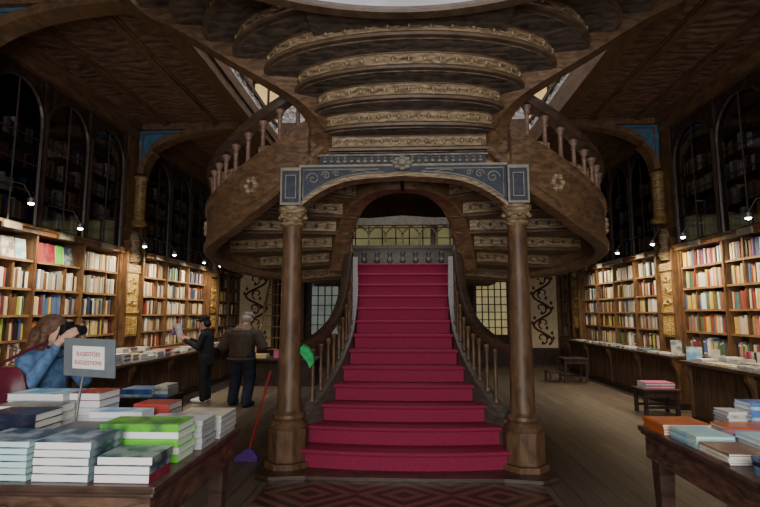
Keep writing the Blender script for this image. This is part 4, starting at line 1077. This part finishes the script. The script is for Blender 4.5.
# ================================================================ broom, green cloth, bag, ladder
t = thing('broom', 'purple broom with red handle leaning on the staircase column', 'broom', (-1.69, 5.62, 0))
m = MB(); m.tube([(-1.69,5.62,.11), (-1.42,5.4,.98)], .013, 8); m.build('handle', M['broom_red'], t, smooth=True)
m = MB(); m.loft([[(-1.69-a*.98-q, 5.62+a*.1-b, z), (-1.69+a*.98-q, 5.62-a*.1-b, z), (-1.69+a*.98-q, 5.62-a*.1+b, z), (-1.69-a*.98-q, 5.62+a*.1+b, z)] for z, a, b, q in ((.0,.14,.045,.03),(.045,.125,.035,.02),(.075,.09,.025,.01),(.125,.03,.022,0))]); m.build('brush_head', M['broom_purple'], t)
m = MB()
for (dx, dz, w), tt in (((0,0,.075),0), ((.035,-.06,.085),1), ((.05,-.14,.06),2)): pass
g = [(-1.09,5.24,1.25),(-1.06,5.2,1.27),(-1.0,5.2,1.24),(-.95,5.2,1.17),(-.94,5.21,1.1),(-.98,5.2,1.04),(-1.01,5.21,1.1),(-1.05,5.21,1.15),(-1.09,5.23,1.19)]
m.loft([[(x+.02,y+.05,z) for x,y,z in g], [(x*.995+.02,y+.03,z+.01) for x,y,z in g], [(x+.02,y,z-.005) for x,y,z in g]]); o = m.build('green_cloth', M['green_cloth'], smooth=True)
tag(o, 'bright green cloth draped on the handrail beside the column', 'cloth')
t = thing('purple_bag', 'purple bag with handles on the floor under the second table', 'bag', (2.02, 3.35, 0))
m = MB(); m.loft([[(2.02+a*cos(q*PI/8), 3.35+b*sin(q*PI/8), z) for q in range(16)] for z, a, b in ((0,.14,.09),(.03,.17,.11),(.22,.17,.1),(.32,.14,.05),(.33,.12,.03))]); m.build('body', M['bag_purple'], t, smooth=True)
m = MB(); m.tube([(2.02+.08*cos(q*PI/8), 3.35, .31+.1*sin(q*PI/8)) for q in range(9)], .01, 6, up=Vector((0,1,0))); m.build('handle', M['bag_purple'], t, smooth=True)
t = thing('wooden_ladder', 'wooden ladder leaning by the back wall behind the man in grey cap', 'ladder', (-3.9, 14.9, 0))
for x in (-4.25, -3.55):
    m = MB(); m.loft([[(x-.03+dx, y-.02, z), (x+.03+dx, y-.02, z), (x+.03+dx, y+.03, z), (x-.03+dx, y+.03, z)] for z, y, dx in ((0,14.4,-.08 if x < -4 else .08),(2.75,15.6,.1 if x < -4 else -.1))]); m.build('rail', M['shelf_wood'], t)
for i in range(8):
    f = (i+.7)/8.5; m = MB(); m.box(-4.28+.15*f, -3.52-.15*f, 14.4+1.2*f-.03, 14.4+1.2*f+.05, 2.75*f-.015, 2.75*f+.015); m.build('rung', M['shelf_wood'], t)

# ================================================================ people
def cap(m, p0, p1, r0, r1, n=10, k=1.0):
    """tapered capsule; k flattens the section along local depth"""
    p0, p1 = Vector(p0), Vector(p1); d = p1-p0; L = d.length; t = d.normalized()
    u = t.cross(Vector((0,1,0)))
    if u.length < .2: u = t.cross(Vector((1,0,0)))
    u.normalize(); w = t.cross(u)
    rings = []
    for a in (-80,-45,-15): 
        q = math.radians(a); rings.append((p0+t*(r0*sin(q)), r0*cos(q)))
    for a in (15,45,80):
        q = math.radians(a); rings.append((p1+t*(r1*sin(q)), r1*cos(q)))
    m.loft([[c+u*(r*cos(2*PI*j/n))+w*(r*k*sin(2*PI*j/n)) for j in range(n)] for c, r in rings])
def ell(m, c, r, rot=(0,0,0), n=14, k=9):
    E = Euler(rot).to_matrix(); c = Vector(c); rings = []
    for i in range(1, k): 
        q = -PI/2+PI*i/k; rings.append([c+E @ Vector((r[0]*cos(q)*cos(2*PI*j/n), r[1]*cos(q)*sin(2*PI*j/n), r[2]*sin(q))) for j in range(n)])
    m.loft(rings)
def fused(m, name, mat, parent, vox=.012, smooth=6):
    o = m.build(name, mat, parent, world=False)
    a = o.modifiers.new('fuse', 'REMESH'); a.mode = 'VOXEL'; a.voxel_size = vox; a.use_smooth_shade = True
    b = o.modifiers.new('soften', 'SMOOTH'); b.iterations = smooth; b.factor = .5
    return o
def head(m, c, tilt):
    """front is -y; tilt: euler of the head about its centre"""
    E = Euler(tilt).to_matrix(); c = Vector(c)
    def P(x, y, z): return c+E @ Vector((x,y,z))
    ell(m, c, (.074,.09,.112), tilt); ell(m, P(0,-.035,-.06), (.052,.055,.06), tilt); ell(m, P(0,.02,.03), (.078,.09,.09), tilt)
    cap(m, P(0,-.088,.01), P(0,-.108,-.025), .012, .016); ell(m, P(0,-.075,-.098), (.024,.024,.02), tilt); ell(m, P(0,-.083,.022), (.05,.014,.012), tilt)
    cap(m, P(-.022,-.089,-.062), P(.022,-.089,-.062), .009, .009)
    for s in (-1,1): ell(m, P(s*.078,.008,-.01), (.014,.024,.034), tilt)
    return P
def face(P, root, E):
    for s in (-1,1):
        m = MB(); ell(m, P(s*.031,-.083,0), (.011,.008,.008)); m.build('eye', M['eye_dark'], root, world=False, smooth=True)
    m = MB(); ell(m, P(0,-.1,-.062), (.022,.006,.007)); m.build('mouth', M['lip'], root, world=False, smooth=True)
def hand(m, w, d, palm_n, s, curl=.6, sc=1.0):
    """w wrist, d direction of the fingers, palm_n palm normal (fingers curl toward it), s thumb side"""
    w, d, n = Vector(w), Vector(d).normalized(), Vector(palm_n).normalized(); side = d.cross(n).normalized()*s
    c = w+d*.048*sc
    for q in (-.026,-.009,.009,.026): cap(m, w+d*.01+side*q*.6*sc, w+d*.085*sc+side*q*sc, .014*sc, .013*sc)
    for i, (off, L) in enumerate(((.029,.068),(.010,.078),(-.010,.072),(-.028,.056))):
        b = w+d*.088*sc+side*off*sc; k1 = (d*cos(curl)+n*sin(curl)).normalized(); k2 = (d*cos(curl*2.1)+n*sin(curl*2.1)).normalized()
        e = b+k1*L*.5*sc; cap(m, b, e, .0095*sc, .009*sc, 8); cap(m, e, e+k2*L*.5*sc, .009*sc, .0075*sc, 8)
    b = w+d*.03*sc+side*.03*sc; e = b+(d*.6+side*.7+n*.2).normalized()*.04*sc; cap(m, b, e, .012*sc, .0105*sc, 8); cap(m, e, e+(d*.8+n*.5).normalized()*.03*sc, .0105*sc, .008*sc, 8)
def person(label, loc, rz): return thing('person', label, 'person', loc, rz)
def limb(m, pts, rs, k=1.0):
    for a, b, r0, r1 in zip(pts, pts[1:], rs, rs[1:]): cap(m, a, b, r0, r1, 12, k)

# --- woman in denim aiming a camera (her own front is -y; turned to face +x)
p = person('woman in denim jacket raising a black camera to her eye behind the table', (-2.77, 3.88, 0), PI/2-.25)
HC = (0,-.03,1.455); TILT = (-.12,0,0)
m = MB(); P = head(m, HC, TILT); cap(m, (0,.01,1.27), (0,-.005,1.38), .056, .05)
cap(m, (0,.02,.95), (0,.02,1.16), .12, .12, 14, .8)
hl, hr = (.115,-.16,1.35), (-.10,-.20,1.39)
limb(m, [(.18,.02,1.24),(.25,-.08,1.05),hl], [.05,.045,.028]); limb(m, [(-.18,.02,1.24),(-.26,-.1,1.06),hr], [.05,.045,.028])
hand(m, hl, (-.25,-.7,.55), (-.8,.2,.2), 1, .55); hand(m, hr, (.25,-.6,.5), (.8,.2,.1), -1, .55)
for s in (-1,1): limb(m, [(s*.09,.02,.9),(s*.1,.0,.48),(s*.1,.03,.09)], [.085,.058,.04])
fused(m, 'body', M['skin'], p, .009, 4); face(P, p, None)
m = MB(); cap(m, (0,.02,.86), (0,.02,1.2), .165, .165, 16, .78); limb(m, [(-.17,.02,1.235),(0,.02,1.27),(.17,.02,1.235)], [.075,.085,.075])
limb(m, [(.18,.02,1.235),(.25,-.08,1.05),(.14,-.15,1.3)], [.075,.062,.045]); limb(m, [(-.18,.02,1.235),(-.26,-.1,1.06),(-.13,-.18,1.33)], [.075,.062,.045])
jk = fused(m, 'denim_jacket', M['denim'], p, .012, 4)
m = MB()
m.tube([(.09*cos(a), .02+.085*sin(a), 1.335+.01*cos(a)) for a in [i*PI/8 for i in range(17)]], .022, 6); m.build('collar', M['denim'], p, world=False, smooth=True)
m = MB()
for s in (-1,1): limb(m, [(s*.085,.02,.86),(s*.1,.0,.48),(s*.1,.03,.1)], [.115,.078,.06])
fused(m, 'trousers', M['trouser_navy'], p, .013)
for s in (-1,1):
    m = MB(); cap(m, (s*.1,.05,.05), (s*.1,-.11,.042), .048, .04, 10); m.build('shoe', M['shoe_dark'], p, world=False, smooth=True)
m = MB(); E = Euler(TILT).to_matrix()
def HP(x,y,z): return Vector(HC)+E @ Vector((x,y,z))
ell(m, HP(0,.03,.04), (.105,.12,.108)); ell(m, HP(0,.12,-.04), (.115,.095,.13)); ell(m, HP(.05,.15,-.17), (.095,.085,.11)); ell(m, HP(-.06,.16,-.18), (.09,.085,.12))
for s in (-1,1): cap(m, HP(s*.085,-.0,.03), HP(s*.095,.03,-.12), .035, .03); cap(m, HP(s*.09,.05,-.1), HP(s*.1,.08,-.24), .04, .02)
fused(m, 'hair', M['hair_brown'], p, .012, 3)
k = thing('camera', 'black camera with strap held up to the denim woman\'s eye', 'camera', (-2.77, 3.88, 0), PI/2-.25)
m = MB(); m.box(-.07,.07,-.20,-.145,1.425,1.51); m.box(-.03,.03,-.195,-.15,1.51,1.535); m.build('body', M['black'], k, world=False, bevel=.01)
m = MB(); m.tube([(0,-.2,1.465),(0,-.24,1.466),(0,-.25,1.466),(0,-.31,1.468)], [.034,.034,.039,.037], 14); m.build('lens', M['black'], k, world=False, smooth=True)
m = MB(); m.tube([(-.072,-.17,1.49),(-.1,-.16,1.4),(-.09,-.13,1.3),(-.02,-.1,1.25),(.06,-.1,1.28),(.1,-.14,1.4),(.072,-.17,1.49)], .006, 5); m.build('strap', M['black'], k, world=False)
t = thing('shoulder_bag', 'burgundy leather shoulder bag hanging at the denim woman\'s back', 'bag', (-2.88, 3.57, .9))
m = MB(); rings = []
for z, a, b in ((.0,.17,.05),(.04,.2,.07),(.16,.19,.075),(.26,.15,.05),(.3,.1,.025),(.31,.08,.015)):
    rings.append([(a*cos(j*PI/10)*(1+.06*sin(j*3)), b*sin(j*PI/10)*(1+.1*cos(j*4)), z) for j in range(20)])
m.loft(rings); m.build('body', M['burgundy'], t, world=False, smooth=True)
m = MB(); m.tube([(-.1,0,.27),(-.04,.02,.34),(.1,.05,.42),(.22,.06,.47),(.28,.04,.45)], .012, 6); m.build('strap', M['burgundy'], t, world=False, smooth=True)

# --- woman in black reading a leaflet (faces -x)
p = person('woman in black with dark hat reading a leaflet beside the counter', (-3.62, 9.15, 0), -PI/2)
HC = (0,-.05,1.43); TILT = (.32,0,0)
m = MB(); P = head(m, HC, TILT); cap(m, (0,.01,1.22), (0,-.025,1.34), .055, .05); cap(m, (0,.02,.9), (0,.02,1.1), .11, .11, 14, .8)
hl, hr = (.1,-.36,1.12), (-.1,-.36,1.12)
limb(m, [(.17,.01,1.2),(.21,-.05,.98),hl], [.045,.04,.026]); limb(m, [(-.17,.01,1.2),(-.21,-.05,.98),hr], [.045,.04,.026])
hand(m, hl, (-.2,-.8,.35), (-.6,0,.5), 1, .6); hand(m, hr, (.2,-.8,.35), (.6,0,.5), -1, .6)
for s in (-1,1): limb(m, [(s*.075,.02,.8),(s*.085,.0,.45),(s*.085,.03,.07)], [.06,.05,.038])
fused(m, 'body', M['skin'], p, .011, 4); face(P, p, None)
m = MB(); cap(m, (0,.02,.72), (0,.02,1.14), .165, .15, 16, .85); limb(m, [(-.16,.01,1.19),(0,.015,1.22),(.16,.01,1.19)], [.07,.08,.07])
for s in (-1,1): limb(m, [(s*.17,.01,1.19),(s*.21,-.05,.98),(s*.115,-.33,1.11)], [.068,.058,.042])
cap(m, (0,.01,1.2), (0,-.005,1.27), .09, .068); fused(m, 'coat', M['cloth_black'], p, .013, 4)
m = MB(); ell(m, (0,.02,.8), (.15,.13,.13))
for s in (-1,1): limb(m, [(s*.075,.02,.8),(s*.085,.0,.45),(s*.085,.03,.08)], [.105,.085,.075])
fused(m, 'trousers', M['cloth_black'], p, .013)
for s in (-1,1):
    m = MB(); cap(m, (s*.085,.05,.045), (s*.085,-.17,.036), .046, .036, 10); m.build('shoe', M['shoe_white'], p, world=False, smooth=True)
m = MB(); E = Euler(TILT).to_matrix()
ell(m, HP(0,.025,.03), (.093,.1,.105)); ell(m, HP(0,.06,-.05), (.09,.06,.07)); fused(m, 'hair', M['hair_dark'], p, .012, 3)
m = MB(); ell(m, HP(0,.02,.085), (.1,.11,.06)); rings = [[HP(r*.1*cos(q*PI/10), .015+r*.11*sin(q*PI/10), .06+z) for q in range(20)] for r, z in ((.9,0),(1.15,-.012),(1.18,-.002),(.9,.02))]; m.loft(rings); m.build('hat', M['hair_dark'], p, world=False, smooth=True)
t = thing('leaflet', 'pale open leaflet held up by the reading woman', 'leaflet', (-3.62, 9.15, 0), -PI/2)
m = MB(); m.add([(-.13,-.46,1.12),(0,-.5,1.1),(0,-.58,1.4),(-.13,-.55,1.42)], [(0,1,2,3)]); m.add([(0,-.5,1.1),(.14,-.46,1.12),(.14,-.55,1.42),(0,-.58,1.4)], [(0,1,2,3)])
o = m.build('pages', M['leaflet'], t, world=False); q = o.modifiers.new('thick', 'SOLIDIFY'); q.thickness = .003
m = MB(); m.box(-.1,.1,-.595,-.583,1.2,1.34, T=Matrix.Rotation(0,4,'X')); m.build('cover_picture', M['cv_purple'], t, world=False)

# --- man in brown jacket and cap, back to the viewer (faces +y)
p = person('man in brown jacket and grey flat cap standing with his back turned', (-2.83, 8.85, 0), PI-.2)
HC = (0,-.12,1.455); TILT = (.5,0,0)
m = MB(); P = head(m, HC, TILT); cap(m, (0,-.0,1.24), (0,-.07,1.37), .06, .056); cap(m, (0,.02,.95), (0,.02,1.12), .13, .13, 14, .8)
hl, hr = (.2,-.3,1.02), (-.2,-.3,1.02)
limb(m, [(.22,.0,1.22),(.3,.0,.98),hl], [.055,.05,.032]); limb(m, [(-.22,.0,1.22),(-.3,.0,.98),hr], [.055,.05,.032])
hand(m, hl, (-.3,-.9,-.1), (-.5,0,-.6), 1, .6); hand(m, hr, (.3,-.9,-.1), (.5,0,-.6), -1, .6)
legs = {1:[(.1,.02,.84),(.13,-.06,.46),(.15,-.0,.08)], -1:[(-.1,.02,.84),(-.12,-.03,.46),(-.14,.12,.08)]}
for s in (-1,1): limb(m, legs[s], [.09,.062,.042])
fused(m, 'body', M['skin'], p, .011, 4); face(P, p, None)
m = MB(); cap(m, (0,.03,.88), (0,.02,1.14), .2, .215, 16, .78); limb(m, [(-.2,.0,1.2),(0,.02,1.25),(.2,.0,1.2)], [.095,.11,.095])
for s in (-1,1): limb(m, [(s*.23,.0,1.2),(s*.33,.01,.98),(s*.22,-.26,1.02)], [.095,.085,.06])
fused(m, 'jacket', M['cloth_brown'], p, .014, 4)
m = MB(); m.loft([[(a*cos(q*PI/10), .02+a*.72*sin(q*PI/10)-dy, z) for q in range(20)] for z, a, dy in ((1.28,.17,0),(1.345,.12,.03),(1.375,.085,.05),(1.37,.07,.05))]); m.build('collar', M['collar_tan'], p, world=False, smooth=True)
m = MB(); m.tube([(.205*cos(q*PI/10), .03+.165*sin(q*PI/10), .79) for q in range(21)], .025, 6); m.build('waistband', M['cloth_brown'], p, world=False, smooth=True)
m = MB(); ell(m, (0,.02,.82), (.18,.15,.13))
for s in (-1,1): limb(m, legs[s][:2]+[legs[s][2]], [.125,.095,.08])
fused(m, 'trousers', M['trouser_navy'], p, .013)
for s in (-1,1):
    m = MB(); f = legs[s][2]; cap(m, (f[0],f[1]+.03,.05), (f[0]+s*.02,f[1]-.16,.042), .05, .042, 10); m.build('shoe', M['shoe_dark'], p, world=False, smooth=True)
m = MB(); E = Euler(TILT).to_matrix(); ell(m, HP(0,.03,.0), (.088,.095,.08)); fused(m, 'hair', M['hair_grey'], p, .012, 3)
m = MB(); ell(m, HP(0,.0,.075), (.105,.125,.06), (.5-.1,0,0)); ell(m, HP(0,-.11,.04), (.08,.06,.012), (.6,0,0)); fused(m, 'flat_cap', M['cap_grey'], p, .011, 3)

p.scale = (1.16, 1.14, 1.02)

# ================================================================ light, camera, view
def area(name, loc, tgt, sx, sy, power, col):
    l = bpy.data.lights.new(name, 'AREA'); l.shape = 'RECTANGLE'; l.size = sx; l.size_y = sy; l.energy = power; l.color = col
    o = bpy.data.objects.new(name, l); C.objects.link(o); o.location = loc
    o.rotation_euler = (Vector(tgt)-Vector(loc)).to_track_quat('-Z','Y').to_euler(); return o
area('entrance_daylight', (0,-2.7,2.3), (0,6,1.7), 4.5, 3.2, KEY, (1,.96,.9))
area('skylight_daylight', (0,6.5,11.8), (0,6.5,0), 4, 12, SKY, (.95,.95,1))
w = bpy.data.worlds.new('World'); bpy.context.scene.world = w; w.use_nodes = True
w.node_tree.nodes['Background'].inputs['Color'].default_value = (.03,.03,.035,1); w.node_tree.nodes['Background'].inputs['Strength'].default_value = .5
cam = bpy.data.cameras.new('camera'); cam.sensor_width = 36; cam.lens = 500/760*36; cam.clip_start = .05
co = bpy.data.objects.new('viewpoint', cam); C.objects.link(co); co.location = (0,0,1.6)
co.rotation_euler = (PI/2+math.radians(6.7863), 0, math.radians(2.6153)); bpy.context.scene.camera = co
sc = bpy.context.scene
sc.view_settings.view_transform = 'AgX'
try: sc.view_settings.look = 'None'
except Exception: pass
sc.view_settings.exposure = EXPO
try:
    sc.cycles.use_denoising = True; sc.cycles.max_bounces = 6; sc.cycles.diffuse_bounces = 3; sc.cycles.sample_clamp_indirect = 4
except Exception: pass
